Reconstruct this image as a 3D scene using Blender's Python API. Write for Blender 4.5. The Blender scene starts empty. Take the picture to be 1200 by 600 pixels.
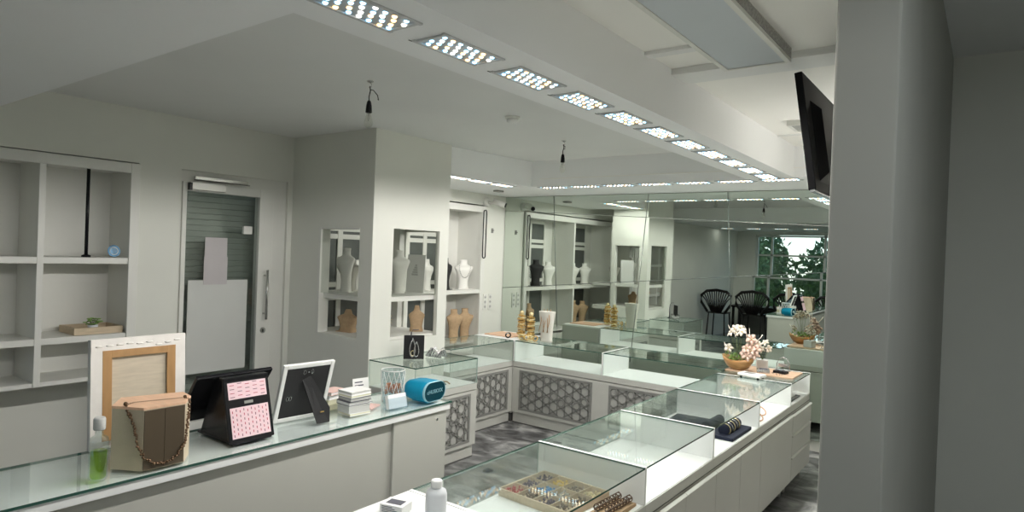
import bpy, bmesh, math, random
from math import sin, cos, pi, radians
from mathutils import Vector, Matrix, Euler
random.seed(7)
sc = bpy.context.scene
COL = sc.collection

# ------------------------------------------------------------------ materials
def mat(name, col, rough=.5, metal=0., var=0., vscale=6., bump=0., bscale=200., emis=None, estr=0., spec=.5, stretch=None):
    m = bpy.data.materials.new(name); m.use_nodes = True
    nt = m.node_tree; b = nt.nodes['Principled BSDF']
    b.inputs['Base Color'].default_value = (*col, 1)
    b.inputs['Roughness'].default_value = rough
    b.inputs['Metallic'].default_value = metal
    b.inputs['Specular IOR Level'].default_value = spec
    if var or bump:
        tc = nt.nodes.new('ShaderNodeTexCoord'); mp = nt.nodes.new('ShaderNodeMapping')
        if stretch: mp.inputs['Scale'].default_value = stretch
        nt.links.new(tc.outputs['Object'], mp.inputs['Vector'])
    if var:
        n = nt.nodes.new('ShaderNodeTexNoise'); n.inputs['Scale'].default_value = vscale; n.inputs['Detail'].default_value = 4
        nt.links.new(mp.outputs[0], n.inputs['Vector'])
        r = nt.nodes.new('ShaderNodeValToRGB')
        r.color_ramp.elements[0].position = .3; r.color_ramp.elements[1].position = .7
        r.color_ramp.elements[0].color = (*[max(0, c*(1-var)) for c in col], 1)
        r.color_ramp.elements[1].color = (*[min(1, c*(1+var)) for c in col], 1)
        nt.links.new(n.outputs['Fac'], r.inputs['Fac']); nt.links.new(r.outputs[0], b.inputs['Base Color'])
    if bump:
        n2 = nt.nodes.new('ShaderNodeTexNoise'); n2.inputs['Scale'].default_value = bscale
        nt.links.new(mp.outputs[0], n2.inputs['Vector'])
        bp = nt.nodes.new('ShaderNodeBump'); bp.inputs['Strength'].default_value = bump; bp.inputs['Distance'].default_value = .002
        nt.links.new(n2.outputs['Fac'], bp.inputs['Height']); nt.links.new(bp.outputs[0], b.inputs['Normal'])
    if emis:
        b.inputs['Emission Color'].default_value = (*emis, 1); b.inputs['Emission Strength'].default_value = estr
    return m

def glassmat(name, tint=(.945, .968, .958), ior=1.45, rough=0.0):
    m = bpy.data.materials.new(name); m.use_nodes = True
    nt = m.node_tree; nt.nodes.clear()
    o = nt.nodes.new('ShaderNodeOutputMaterial'); mx = nt.nodes.new('ShaderNodeMixShader')
    t = nt.nodes.new('ShaderNodeBsdfTransparent'); g = nt.nodes.new('ShaderNodeBsdfGlossy'); f = nt.nodes.new('ShaderNodeFresnel')
    t.inputs[0].default_value = (*tint, 1); g.inputs['Roughness'].default_value = rough
    g.inputs[0].default_value = (.95, 1, .98, 1); 
    ge = nt.nodes.new('ShaderNodeNewGeometry'); mr = nt.nodes.new('ShaderNodeMapRange')   # same reflectance on both faces of the thin sheet
    mr.inputs['To Min'].default_value = ior; mr.inputs['To Max'].default_value = 1/ior
    nt.links.new(ge.outputs['Backfacing'], mr.inputs['Value']); nt.links.new(mr.outputs[0], f.inputs[0])
    nt.links.new(f.outputs[0], mx.inputs[0]); nt.links.new(t.outputs[0], mx.inputs[1]); nt.links.new(g.outputs[0], mx.inputs[2])
    nt.links.new(mx.outputs[0], o.inputs[0])
    return m

M = {}
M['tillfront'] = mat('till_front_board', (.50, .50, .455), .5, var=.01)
M['wall'] = mat('wall_paint', (.73, .735, .68), .85, var=.02, vscale=2, bump=.15, bscale=300)
M['ceil'] = mat('ceiling_paint', (.80, .805, .79), .9, var=.02, vscale=1.5)
M['beam'] = mat('beam_paint', (.90, .91, .91), .85, var=.01, vscale=1.5)
M['ceil_lit'] = mat('ceiling_paint_lit', (.90, .89, .85), .9, var=.015, vscale=1.5)  # paler colour carries the brightness of light on the right bay
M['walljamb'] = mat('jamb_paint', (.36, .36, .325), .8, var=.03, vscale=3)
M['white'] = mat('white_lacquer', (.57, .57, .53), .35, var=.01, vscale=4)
M['deck'] = mat('white_deck', (.86, .87, .86), .4, var=.01, vscale=6)
M['frame'] = mat('white_frame', (.72, .72, .68), .5, var=.02, vscale=5)
M['alu'] = mat('brushed_aluminium', (.55, .55, .52), .35, .8, bump=.1)
M['steel'] = mat('polished_steel', (.62, .62, .60), .18, 1., var=.05)
M['darkgap'] = mat('shadow_gap_grey', (.12, .12, .11), .6, var=.05)
M['lattice'] = mat('lattice_grey', (.25, .25, .235), .6, var=.04)
M['lattback'] = mat('lattice_backing', (.47, .47, .445), .6, var=.04)
M['glass'] = glassmat('clear_glass')
M['glassedge'] = mat('glass_edge', (.03, .09, .07), .15)
M['glassedge_pale'] = mat('glass_edge_pale', (.42, .52, .48), .2)
M['tableglass'] = glassmat('table_glass', (.965, .985, .98))
M['dimglass'] = glassmat('niche_dim_glass', (.86, .87, .855), 1.22)  # grey tint darkens the niche interiors, standing in for shade there
M['black'] = mat('black_plastic', (.010, .010, .012), .22, spec=.25)
M['tvblack'] = mat('tv_black', (.008, .008, .009), .5, spec=.12)
M['blackmatt'] = mat('black_felt', (.015, .015, .016), .8, bump=.3)
M['blackwood'] = mat('black_stained_wood', (.012, .010, .010), .35, var=.2, stretch=(1, 1, .1))
M['busty'] = mat('cream_leatherette', (.62, .60, .54), .55, bump=.2, var=.02)
M['bustw'] = mat('white_leatherette', (.78, .77, .73), .5, bump=.2, var=.02)
M['bustt'] = mat('tan_burlap', (.46, .32, .19), .8, bump=.5, var=.1, vscale=30)
M['wood'] = mat('pine_wood', (.42, .24, .10), .5, var=.12, vscale=5, stretch=(1, 6, 1.5))
M['woodpale'] = mat('pale_wood', (.62, .42, .28), .45, var=.15, vscale=6, stretch=(1, 10, 1))
M['woodtray'] = mat('tray_wood', (.58, .47, .33), .6, var=.12, vscale=12, stretch=(8, 1, 8))
M['bowl'] = mat('carved_wood', (.42, .22, .08), .4, var=.35, vscale=14, stretch=(1, 1, 5))
M['canvas'] = mat('primed_canvas', (.80, .77, .73), .8, var=.04, vscale=20, bump=.5, bscale=500)
M['canvasback'] = mat('raw_canvas', (.62, .54, .42), .85, var=.07, vscale=14, bump=.5, bscale=600, stretch=(1, 1, 8))
M['boxside'] = mat('beige_linen', (.52, .44, .32), .8, var=.05, vscale=25, bump=.3)
M['boxface'] = mat('taupe_board', (.085, .065, .042), .8, spec=.2, var=.05)
M['boxtop'] = mat('peach_wood', (.75, .48, .32), .5, var=.07, vscale=10, stretch=(1, 8, 1))
M['paper'] = mat('white_paper', (.82, .82, .80), .7, var=.02)
M['boardgrey'] = mat('matt_board', (.60, .61, .59), .8, var=.01)
M['softpaper'] = mat('greyish_paper', (.54, .51, .52), .8, var=.03)
M['paperpink'] = mat('pink_paper', (.80, .55, .50), .7, var=.04)
M['papercream'] = mat('cream_paper', (.68, .66, .48), .7, var=.04)
M['pagegrey'] = mat('grey_page_block', (.52, .52, .50), .8, var=.1, vscale=40, stretch=(1, 1, 30))
M['ink'] = mat('printed_ink', (.10, .10, .12), .7, var=.1)
M['pinkpat'] = mat('pink_card', (.80, .58, .62), .6, var=.02)
M['redink'] = mat('red_print', (.45, .05, .10), .7, var=.1)
M['plumink'] = mat('plum_print', (.18, .06, .10), .7, var=.1)
M['cyan'] = mat('cyan_rubber', (.0, .24, .40), .6, spec=.3, var=.05)
M['cyanrim'] = mat('pale_blue_rim', (.25, .48, .55), .3, var=.03)
M['tealmesh'] = mat('dark_teal_mesh', (.003, .045, .065), .9, spec=.1, bump=1., bscale=800)
M['pearl'] = mat('bronze_pearl', (.17, .10, .055), .25, .5, var=.2)
M['gold'] = mat('gold_metal', (.72, .48, .18), .3, .85, var=.25, vscale=60)
M['goldpale'] = mat('pale_gold', (.78, .66, .38), .35, .6, var=.2, vscale=60)
M['copper'] = mat('rose_copper', (.72, .42, .28), .28, .8, var=.1)
M['silver'] = mat('silver_metal', (.6, .6, .6), .25, .9, var=.15, vscale=60)
M['navy'] = mat('navy_velvet', (.012, .016, .035), .75, bump=.3, spec=.3)
M['petalw'] = mat('cream_petal', (.86, .78, .68), .6, var=.05, vscale=30)
M['petalp'] = mat('pink_petal', (.86, .62, .52), .6, var=.08, vscale=30)
M['leaf'] = mat('leaf_green', (.20, .34, .08), .5, var=.3, vscale=20)
M['stem'] = mat('stem_green', (.12, .16, .06), .6, var=.2)
M['hedge'] = mat('hedge_leaf', (.14, .22, .09), .6, var=.6, vscale=9)
M['lawn'] = mat('lawn', (.22, .36, .10), .8, var=.4, vscale=12)
M['dimpane'] = mat('dark_blind', (.10, .11, .105), .3, var=.1)
M['shutter'] = mat('roller_shutter', (.24, .26, .235), .5, var=.05)
M['plastic'] = mat('white_plastic', (.68, .70, .72), .35, var=.02)
M['amber'] = mat('orange_glass_bead', (.62, .16, .04), .2, var=.3, vscale=40)
M['yellow'] = mat('yellow_bead', (.70, .48, .04), .35, var=.2, vscale=40)
M['blue'] = mat('blue_bead', (.03, .22, .50), .3, var=.2, vscale=40)
M['red'] = mat('red_bead', (.45, .02, .03), .3, var=.2, vscale=40)
M['purple'] = mat('purple_bead', (.06, .03, .09), .4, var=.3, vscale=40)
M['brown'] = mat('brown_bead', (.14, .09, .06), .5, var=.3, vscale=40)
M['bulb'] = glassmat('bulb_glass', (.92, .92, .90))
M['crystal'] = glassmat('cut_crystal', (.88, .92, .93), 1.9, .08)
M['acrylic'] = glassmat('clear_acrylic', (.88, .92, .95), 1.6, .03)
M['liquid'] = glassmat('lime_liquid', (.62, .80, .18))
M['diff'] = mat('grey_diffuser', (.56, .60, .64), .35, var=.01)
M['perf'] = mat('perforated_grey', (.35, .35, .33), .6, var=.4, vscale=120)
M['led_w'] = mat('led_warm', (1, .8, .6), .3, emis=(1, .60, .26), estr=3.8)
M['led_c'] = mat('led_cool', (.8, .95, 1), .3, emis=(.32, .68, 1), estr=3.8)
M['led_n'] = mat('led_neutral', (1, 1, 1), .3, emis=(1, .97, .92), estr=3.8)
M['ledplate'] = mat('led_plate', (.40, .44, .46), .4, var=.03)
M['lightframe'] = mat('lamp_frame', (.55, .56, .56), .4, var=.02)
M['dish'] = mat('blue_glaze', (.12, .30, .50), .3, var=.5, vscale=20)

def mirrormat():
    m = bpy.data.materials.new('mirror_silvering'); m.use_nodes = True
    nt = m.node_tree; nt.nodes.clear(); o = nt.nodes.new('ShaderNodeOutputMaterial')
    g = nt.nodes.new('ShaderNodeBsdfGlossy'); g.inputs[0].default_value = (.63, .69, .635, 1); g.inputs['Roughness'].default_value = .0
    nt.links.new(g.outputs[0], o.inputs[0]); return m
M['mirror'] = mirrormat()
M['mirroredge'] = mat('mirror_edge', (.10, .12, .11), .3, .3)
M['mirrorbevel'] = mat('mirror_bevel', (.55, .58, .55), .15, .9)

def floormat():
    m = bpy.data.materials.new('grey_streaked_tile'); m.use_nodes = True
    nt = m.node_tree; b = nt.nodes['Principled BSDF']
    tc = nt.nodes.new('ShaderNodeTexCoord')
    mp = nt.nodes.new('ShaderNodeMapping'); mp.inputs['Scale'].default_value = (1.3, 2.0, 1); mp.inputs['Rotation'].default_value = (0, 0, .35)
    nt.links.new(tc.outputs['Object'], mp.inputs[0])
    n1 = nt.nodes.new('ShaderNodeTexNoise'); n1.inputs['Scale'].default_value = 2.2; n1.inputs['Detail'].default_value = 5; n1.inputs['Distortion'].default_value = 1.6
    nt.links.new(mp.outputs[0], n1.inputs['Vector'])
    r = nt.nodes.new('ShaderNodeValToRGB'); e = r.color_ramp.elements
    e[0].position = .34; e[0].color = (.05, .05, .052, 1); e[1].position = .70; e[1].color = (.55, .55, .54, 1)
    x = e.new(.5); x.color = (.21, .21, .212, 1)
    nt.links.new(n1.outputs['Fac'], r.inputs[0])
    br = nt.nodes.new('ShaderNodeTexBrick'); br.inputs['Scale'].default_value = 1.0; br.inputs['Mortar Size'].default_value = .004
    br.inputs['Brick Width'].default_value = 1.2; br.inputs['Row Height'].default_value = .6
    br.inputs['Color1'].default_value = (1, 1, 1, 1); br.inputs['Color2'].default_value = (.88, .88, .88, 1); br.inputs['Mortar'].default_value = (.6, .6, .6, 1)
    nt.links.new(tc.outputs['Object'], br.inputs[0])
    mx = nt.nodes.new('ShaderNodeMix'); mx.data_type = 'RGBA'; mx.blend_type = 'MULTIPLY'; mx.inputs[0].default_value = 1
    nt.links.new(r.outputs[0], mx.inputs[6]); nt.links.new(br.outputs[0], mx.inputs[7]); nt.links.new(mx.outputs[2], b.inputs['Base Color'])
    b.inputs['Roughness'].default_value = .32
    return m
M['floor'] = floormat()

# ------------------------------------------------------------------ geometry helper
class G:
    def __init__(s): s.bm = bmesh.new(); s.T = Matrix()
    def v(s, p): return s.bm.verts.new(s.T @ Vector(p))
    def face(s, vs, m=0, smooth=False):
        try: f = s.bm.faces.new(vs)
        except ValueError: return
        f.material_index = m; f.smooth = smooth; return f
    def box(s, x0, x1, y0, y1, z0, z1, m=0, c=0.0, faces=None):
        if x0 > x1: x0, x1 = x1, x0
        if y0 > y1: y0, y1 = y1, y0
        if z0 > z1: z0, z1 = z1, z0
        if c and min(x1-x0, y1-y0, z1-z0) > 2.2*c:
            t = bmesh.new(); bmesh.ops.create_cube(t, size=1)
            for v in t.verts: v.co = Vector((x0+(v.co.x+.5)*(x1-x0), y0+(v.co.y+.5)*(y1-y0), z0+(v.co.z+.5)*(z1-z0)))
            bmesh.ops.bevel(t, geom=t.edges[:], offset=c, segments=2, profile=.6, affect='EDGES')
            mp = {v: s.v(v.co) for v in t.verts}
            for f in t.faces: s.face([mp[v] for v in f.verts], m)
            t.free(); return
        V = [s.v((x, y, z)) for z in (z0, z1) for y in (y0, y1) for x in (x0, x1)]
        q = dict(b=(0, 2, 3, 1), t=(4, 5, 7, 6), f=(0, 1, 5, 4), k=(2, 6, 7, 3), l=(0, 4, 6, 2), r=(1, 3, 7, 5))
        for k, i in q.items(): s.face([V[j] for j in i], (faces or {}).get(k, m))
    def pane(s, x0, x1, y0, y1, z0, z1, m=0, e=1):
        """a sheet of glass: big faces m, thin faces e"""
        d = (x1-x0, y1-y0, z1-z0); k = d.index(min(d)); ax = ('lr', 'fk', 'bt')[k]
        s.box(x0, x1, y0, y1, z0, z1, e, faces={a: m for a in ax})
    def prism(s, pts, z0, z1, m=0, mt=None, axis='z', smooth=False):
        f = {'z': lambda p, h: (p[0], p[1], h), 'y': lambda p, h: (p[0], h, p[1]), 'x': lambda p, h: (h, p[0], p[1])}[axis]
        a = [s.v(f(p, z0)) for p in pts]; b = [s.v(f(p, z1)) for p in pts]; n = len(pts)
        s.face(a[::-1], m); s.face(b, m if mt is None else mt)
        for i in range(n): s.face([a[i], a[(i+1) % n], b[(i+1) % n], b[i]], m, smooth)
    def loops(s, rings, m=0, smooth=True, caps=True):
        R = [[s.v(p) for p in r] for r in rings]; n = len(R[0])
        for a, b in zip(R, R[1:]):
            for i in range(n): s.face([a[i], a[(i+1) % n], b[(i+1) % n], b[i]], m, smooth)
        if caps: s.face(R[0][::-1], m); s.face(R[-1], m)
    def lathe(s, prof, c=(0, 0, 0), n=24, m=0, caps=True, smooth=True):
        s.loops([[(c[0]+r*cos(2*pi*i/n), c[1]+r*sin(2*pi*i/n), c[2]+z) for i in range(n)] for r, z in prof], m, smooth, caps)
    def cyl(s, a, b, r, n=12, m=0, r2=None):
        s.tube([a, b], r, n, m, r2=r2)
    def tube(s, pts, r, n=8, m=0, closed=False, r2=None):
        P = [Vector(p) for p in pts]; k = len(P); rings = []
        up = Vector((0, 0, 1))
        for i, p in enumerate(P):
            if closed: t = P[(i+1) % k]-P[i-1]
            else: t = P[min(i+1, k-1)]-P[max(i-1, 0)]
            t.normalize()
            u = up if abs(t.dot(up)) < .95 else Vector((1, 0, 0))
            a = t.cross(u).normalized(); b = t.cross(a)
            rr = r if r2 is None else r+(r2-r)*i/(k-1)
            rings.append([p+a*rr*cos(2*pi*j/n)+b*rr*sin(2*pi*j/n) for j in range(n)])
        if closed: rings.append(rings[0])
        s.loops(rings, m, True, not closed)
    def ball(s, c, r, m=0, seg=8, sc_=(1, 1, 1)):
        t = bmesh.new(); bmesh.ops.create_uvsphere(t, u_segments=seg, v_segments=max(4, seg//2+1), radius=r)
        mp = {v: s.v(Vector(c)+Vector((v.co.x*sc_[0], v.co.y*sc_[1], v.co.z*sc_[2]))) for v in t.verts}
        for f in t.faces: s.face([mp[v] for v in f.verts], m, True)
        t.free()
    def torus(s, c, R, r, n=24, k=6, m=0, rot=None, sx=1, sy=1):
        old = s.T; s.T = s.T @ Matrix.Translation(c) @ (rot or Matrix())
        s.tube([(R*sx*cos(2*pi*i/n), R*sy*sin(2*pi*i/n), 0) for i in range(n)], r, k, m, closed=True); s.T = old

def link(name, g, mats, parent=None, **kw):
    me = bpy.data.meshes.new(name)
    bmesh.ops.recalc_face_normals(g.bm, faces=g.bm.faces)
    g.bm.to_mesh(me); g.bm.free()
    for m in (mats if isinstance(mats, (list, tuple)) else [mats]): me.materials.append(M[m] if isinstance(m, str) else m)
    o = bpy.data.objects.new(name, me); COL.objects.link(o)
    if parent: o.parent = parent
    for k, v in kw.items(): o[k] = v
    return o
def thing(name, label, cat, loc=(0, 0, 0), rz=0, group=None):
    o = bpy.data.objects.new(name, None); o.empty_display_size = .1; COL.objects.link(o)
    o.location = loc; o.rotation_euler = (0, 0, rz); o['label'] = label; o['category'] = cat
    if group: o['group'] = group
    return o
def one(name, g, mats, label, cat, group=None, loc=None, rz=0, kind=None):
    o = link(name, g, mats); o['label'] = label; o['category'] = cat
    if group: o['group'] = group
    if kind: o['kind'] = kind
    if loc is not None: o.location = loc; o.rotation_euler = (0, 0, rz)
    return o
def struct(name, g, mats, label=None):
    o = link(name, g, mats); o['kind'] = 'structure'
    if label: o['label'] = label; o['category'] = name.split('_')[0]
    return o
def dup(root, loc=None, rz=None, label=None, group=None):
    r = root.copy(); COL.objects.link(r)
    if loc is not None: r.location = loc
    if rz is not None: r.rotation_euler = (0, 0, rz)
    if label: r['label'] = label
    if group: r['group'] = group
    for ch in list(root.children):
        c = ch.copy(); COL.objects.link(c); c.parent = r
        for q in list(ch.children):
            d = q.copy(); COL.objects.link(d); d.parent = c
    return r
def textmesh(name, body, size, matname, parent, mw, extrude=.0006):
    cu = bpy.data.curves.new(name, 'FONT'); cu.body = body; cu.size = size; cu.extrude = extrude
    cu.align_x = 'CENTER'; cu.align_y = 'CENTER'
    t = bpy.data.objects.new('tmp_text', cu); COL.objects.link(t)
    dg = bpy.context.evaluated_depsgraph_get(); me = bpy.data.meshes.new_from_object(t.evaluated_get(dg))
    bpy.data.objects.remove(t)
    me.materials.clear(); me.materials.append(M[matname])
    o = bpy.data.objects.new(name, me); COL.objects.link(o); o.parent = parent; o.matrix_local = mw
    return o
ORD = ['first', 'second', 'third', 'fourth', 'fifth', 'sixth', 'seventh', 'eighth', 'ninth', 'tenth', 'eleventh', 'twelfth']

# ------------------------------------------------------------------ key dimensions (metres)
CZ = 2.77      # ceiling
SZ = 2.50      # underside of beam and soffits
MY = 6.66      # mirror wall
XL = -5.20     # door wall
XC = -4.08     # face of the display column
YG = 3.56      # grey wall plane
XR = -.30      # partition at the right
BK = -3.2      # back wall of the shop
XE = 1.5       # right wall near the camera
SOY = 5.68     # soffit front

# ------------------------------------------------------------------ the room shell
g = G(); g.box(-6.6, XE+.2, BK-.2, MY+.3, -.1, 0); struct('floor', g, 'floor')
g = G(); g.box(-6.2, XE+.2, BK-.2, MY+.3, CZ, CZ+.1)
struct('ceiling', g, 'ceil')
g = G(); g.box(-1.34, XR, 1.17, SOY, CZ-.012, CZ)
struct('ceiling_bay', g, 'ceil_lit')
# lowered ceiling near the camera, above the till
g = G(); g.box(XL, -1.73, BK, 1.165, SZ, CZ); struct('ceiling_lowered', g, 'beam')
# door wall with holes for the door and the shelf recess
def wall_x(g, x0, x1, y0, y1, z0, z1, holes):
    """wall slab lying in a plane of constant x with rectangular holes (ya,yb,za,zb) sorted by y"""
    y = y0
    for a, b, c, d in holes:
        if a > y: g.box(x0, x1, y, a, z0, z1)
        if c > z0: g.box(x0, x1, a, b, z0, c)
        if d < z1: g.box(x0, x1, a, b, d, z1)
        y = b
    if y < y1: g.box(x0, x1, y, y1, z0, z1)
def wall_y(g, y0, y1, x0, x1, z0, z1, holes):
    x = x0
    for a, b, c, d in holes:
        if a > x: g.box(x, a, y0, y1, z0, z1)
        if c > z0: g.box(a, b, y0, y1, z0, c)
        if d < z1: g.box(a, b, y0, y1, d, z1)
        x = b
    if x < x1: g.box(x, x1, y0, y1, z0, z1)
g = G(); wall_x(g, XL-.2, XL, BK, YG, 0, CZ, [(.98, 2.22, .0, 2.36), (2.54, 3.51, 0, 2.355)]); struct('wall_left', g, 'wall')
g = G(); g.box(XL-.45, XL-.42, .9, 2.3, 0, 2.45); g.box(XL-.42, XL-.2, .9, .98, 0, 2.4); g.box(XL-.42, XL-.2, 2.22, 2.3, 0, 2.4); g.box(XL-.42, XL-.2, .98, 2.22, 2.36, 2.45)
struct('wall_recess', g, 'wall')
# hollow display column
g = G(); wall_y(g, YG, YG+.04, XL-.2, XC, 0, CZ, [(-4.79, -4.24, 1.02, 1.95)]); struct('wall_niche', g, 'wall')
g = G(); wall_x(g, XC-.04, XC, YG+.04, 4.48, 0, CZ, [(3.79, 4.36, 1.0, 1.955)]); struct('wall_column', g, 'wall')
g = G(); wall_y(g, 4.44, 4.48, -4.66, XC-.04, 0, CZ, [(-4.60, -4.2, 1.0, 1.95)]); struct('wall_column_back', g, 'wall')
# alcove wall with recess for the open shelves
g = G(); wall_x(g, -5.29, -5.09, YG+.04, MY+.1, 0, CZ, [(3.70, 6.22, .62, 2.36)]); struct('wall_alcove', g, 'wall')
g = G(); g.box(-5.56, -5.53, 3.6, 6.32, .5, 2.45); g.box(-5.53, -5.29, 3.62, 3.70, .5, 2.45); g.box(-5.53, -5.29, 6.22, 6.3, .5, 2.45)
g.box(-5.53, -5.29, 3.7, 6.22, .5, .62); g.box(-5.53, -5.29, 3.7, 6.22, 2.36, 2.45); struct('wall_alcove_back', g, 'wall')
# back (mirror) wall, partition, near walls
g = G(); g.box(-5.4, XE+.2, MY+.02, MY+.2, 0, CZ); struct('wall_mirror', g, 'wall')
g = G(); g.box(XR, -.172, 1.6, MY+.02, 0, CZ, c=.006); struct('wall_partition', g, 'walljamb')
g = G(); g.box(XE, XE+.15, BK, MY, 0, CZ); struct('wall_right', g, 'wall')
g = G(); g.box(-.172, XE, 3.6, 3.7, 0, CZ); struct('wall_passage', g, 'wall')
g = G(); wall_y(g, BK-.2, BK, XL-.2, XE+.15, 0, CZ, [(-4.75, -1.2, .55, 2.42)]); struct('wall_back', g, 'wall')
# big shop window behind the camera
g = G()
wx0, wx1, wz0, wz1 = -4.75, -1.2, .55, 2.42
for x in (wx0, wx0+.35, -3.2, -2.2, wx1-.05): g.box(x, x+.05, BK-.12, BK-.06, wz0, wz1)
for z in (wz0, 1.35, 1.9, wz1-.05): g.box(wx0, wx1, BK-.12, BK-.06, z, z+.04)
g.box(wx0, wx1, BK-.095, BK-.09, wz0, wz1, m=1)
struct('window_1', g, ['frame', 'glass'])
# beam with the downlights and soffit around the mirror corner
g = G(); g.box(-1.73, -1.34, BK, SOY+.001, SZ, CZ); struct('ceiling_beam', g, 'beam')
g = G(); g.box(-4.0, XR, SOY, MY+.02, SZ, CZ)
g.prism([(-5.09, MY+.02), (-5.09, 4.48), (-4.15, 4.48), (-4.0, SOY), (-4.0, MY+.02)], SZ, CZ-.0005)
struct('ceiling_soffit', g, 'beam')
g = G(); g.box(-3.9, XR, SOY-.008, SOY, 2.575, 2.582); struct('trim_3', g, 'ceil_lit')
# battens of the right bay
g = G(); g.box(-1.34, XR, 3.10, 3.30, CZ-.045, CZ-.012, c=.003); struct('trim_1', g, 'ceil')
g = G(); g.box(-1.34, -1.07, 2.78, 2.84, CZ-.03, CZ-.012, c=.003); struct('trim_2', g, 'ceil')
g = G(); g.box(-1.34, XR, 5.12, 5.15, CZ-.02, CZ-.012); struct('trim_4', g, 'ceil')
# skirting under the mirror
g = G(); g.box(-1.1, XR, MY-.03, MY+.02, 0, .09, c=.004, m=0); g.box(-1.1, XR, MY-.034, MY+.02, .09, .105, m=1); struct('baseboard_back', g, ['darkgap', 'alu'])
g = G(); g.box(XL, XL+.012, BK, .98, 0, .08); g.box(XL, XL+.012, 2.22, 2.54, 0, .08); struct('baseboard_left', g, 'frame')

# ------------------------------------------------------------------ mirror panes
YU = lambda x: 2.30 + (x+4.58)*(2.15-2.30)/3.32      # upper slanting joint
YLo = lambda x: 1.33 + (x+5.0)*(1.71-1.33)/3.76      # lower slanting joint
def V1(z): return -4.35 + (2.59-z)*.0735
def V2(z): return -3.08 - (2.58-z)*.078
def V3(z): return -2.21 + (2.57-z)*.063
cols = [lambda z: -5.085, V1, V2, V3, lambda z: XR-.004]
names = ['left edge of the mirror wall', 'left of centre of the mirror wall', 'right of centre of the mirror wall', 'right edge of the mirror wall']
tb = ['upper', 'middle', 'lower']
for i in range(4):
    for j in range(3):
        top = (lambda x: SZ-.002) if j == 0 else (YU if j == 1 else YLo)
        bot = YU if j == 0 else (YLo if j == 1 else (lambda x: .105))
        def corner(cf, hf):
            z = 1.5
            for _ in range(20): z = hf(cf(z))
            return (cf(z), z)
        P = [corner(cols[i], bot), corner(cols[i+1], bot), corner(cols[i+1], top), corner(cols[i], top)]
        c = Vector((sum(p[0] for p in P)/4, sum(p[1] for p in P)/4))
        Q = [(p[0]-(.0025 if p[0] > c.x else -.0025), p[1]-(.0025 if p[1] > c.y else -.0025)) for p in P]
        g = G(); g.prism([(p[0]-c.x, p[1]-c.y) for p in Q][::-1], -.006, 0, axis='y', m=1)
        o = one('mirror_pane', g, ['mirror', 'mirroredge'],
                '%s mirror pane at the %s' % (tb[j], names[i]), 'mirror', 'mirror panes covering the back wall')
        for f in o.data.polygons:
            if abs(f.normal.y) > .9: f.material_index = 0
        o.location = (c.x, MY, c.y)
        rnd = random.Random(i*7+j)
        o.rotation_euler = (radians(rnd.uniform(-.06, .06)), 0, radians(rnd.uniform(-.10, .10)))
# thin bevel strips along the slanting joints
g = G(); g.cyl((V2(.6), MY-.008, .6), (V2(SZ), MY-.008, SZ-.004), .004, 6); struct('trim_5', g, 'mirrorbevel')
g = G(); g.cyl((-4.58, MY-.008, YU(-4.58)), (XR-.01, MY-.008, YU(XR)), .004, 6); struct('trim_6', g, 'mirrorbevel')
g = G(); g.cyl((-5.08, MY-.008, YLo(-5.08)), (XR-.01, MY-.008, YLo(XR)), .004, 6); struct('trim_7', g, 'mirroredge')
g = G(); g.cyl((V1(.9), MY-.008, .9), (V1(SZ), MY-.008, SZ-.004), .0035, 6); struct('trim_8', g, 'mirroredge')
g = G(); g.cyl((V3(.9), MY-.008, .9), (V3(SZ), MY-.008, SZ-.004), .0035, 6); struct('trim_9', g, 'mirroredge')

# ------------------------------------------------------------------ downlights
def led_positions(L=.30, W=.135):
    out = []
    for r in range(4):
        for k in range(7):
            out.append(((k-3)*L*.137+(.011 if r % 2 else -.009)+.003*sin(k*2.3+r), (r-1.5)*W*.235+.002*sin(k*1.7+r*2)))
    return out
LEDM = ['led_c', 'led_w', 'led_n', 'led_c', 'led_c', 'led_w', 'led_n']
_lens = {}
def lens_mesh(k):
    if k not in _lens:
        g = G(); g.lathe([(.0084, 0), (.0084, -.0015), (.0065, -.0045), (.003, -.006)], n=10)
        me = bpy.data.meshes.new('led_lens'); bmesh.ops.recalc_face_normals(g.bm, faces=g.bm.faces); g.bm.to_mesh(me); g.bm.free(); me.materials.append(M[k]); _lens[k] = me
    return _lens[k]
def downlight_mesh(t, clustered):
    L, W = .30, .135
    g = G()
    for a in (-1, 1):
        g.box(-L/2-.014, L/2+.014, a*(W/2)-.007 if a < 0 else W/2-.007, a*(W/2)+.007 if a < 0 else W/2+.007, -.007, 0, c=.002)
        g.box(a*L/2-.007, a*L/2+.007, -W/2, W/2, -.007, 0, c=.002)
    link('lamp_frame', g, 'lightframe', t)
    g = G(); g.box(-L/2, L/2, -W/2, W/2, -.003, -.0005); g.box(-L/2-.02, L/2+.02, W/2+.013, W/2+.017, -.002, 0, m=1)
    link('backing_plate', g, ['ledplate', 'darkgap'], t)
    P = led_positions()
    if not clustered:
        for i, (x, y) in enumerate(P):
            o = bpy.data.objects.new('led_lens', lens_mesh(LEDM[(i*5+i//3) % 7])); COL.objects.link(o); o.parent = t; o.location = (x, y, -.003)
    else:
        g = G()
        for i, (x, y) in enumerate(P): g.lathe([(.0084, 0), (.0084, -.0015), (.0065, -.0045), (.003, -.006)], (x, y, -.003), n=8, m=(i*5+i//3) % 3)
        link('led_array', g, ['led_c', 'led_w', 'led_n'], t)
def spot(loc, w, col=(1, .97, .93), size=177):
    l = bpy.data.lights.new('downlight_glow', 'SPOT'); l.energy = w; l.color = col; l.spot_size = radians(size); l.spot_blend = .15; l.shadow_soft_size = 0
    o = bpy.data.objects.new('downlight_glow', l); COL.objects.link(o); o.location = loc
    return o
BEAMW, SOFW = 22, 9
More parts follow.
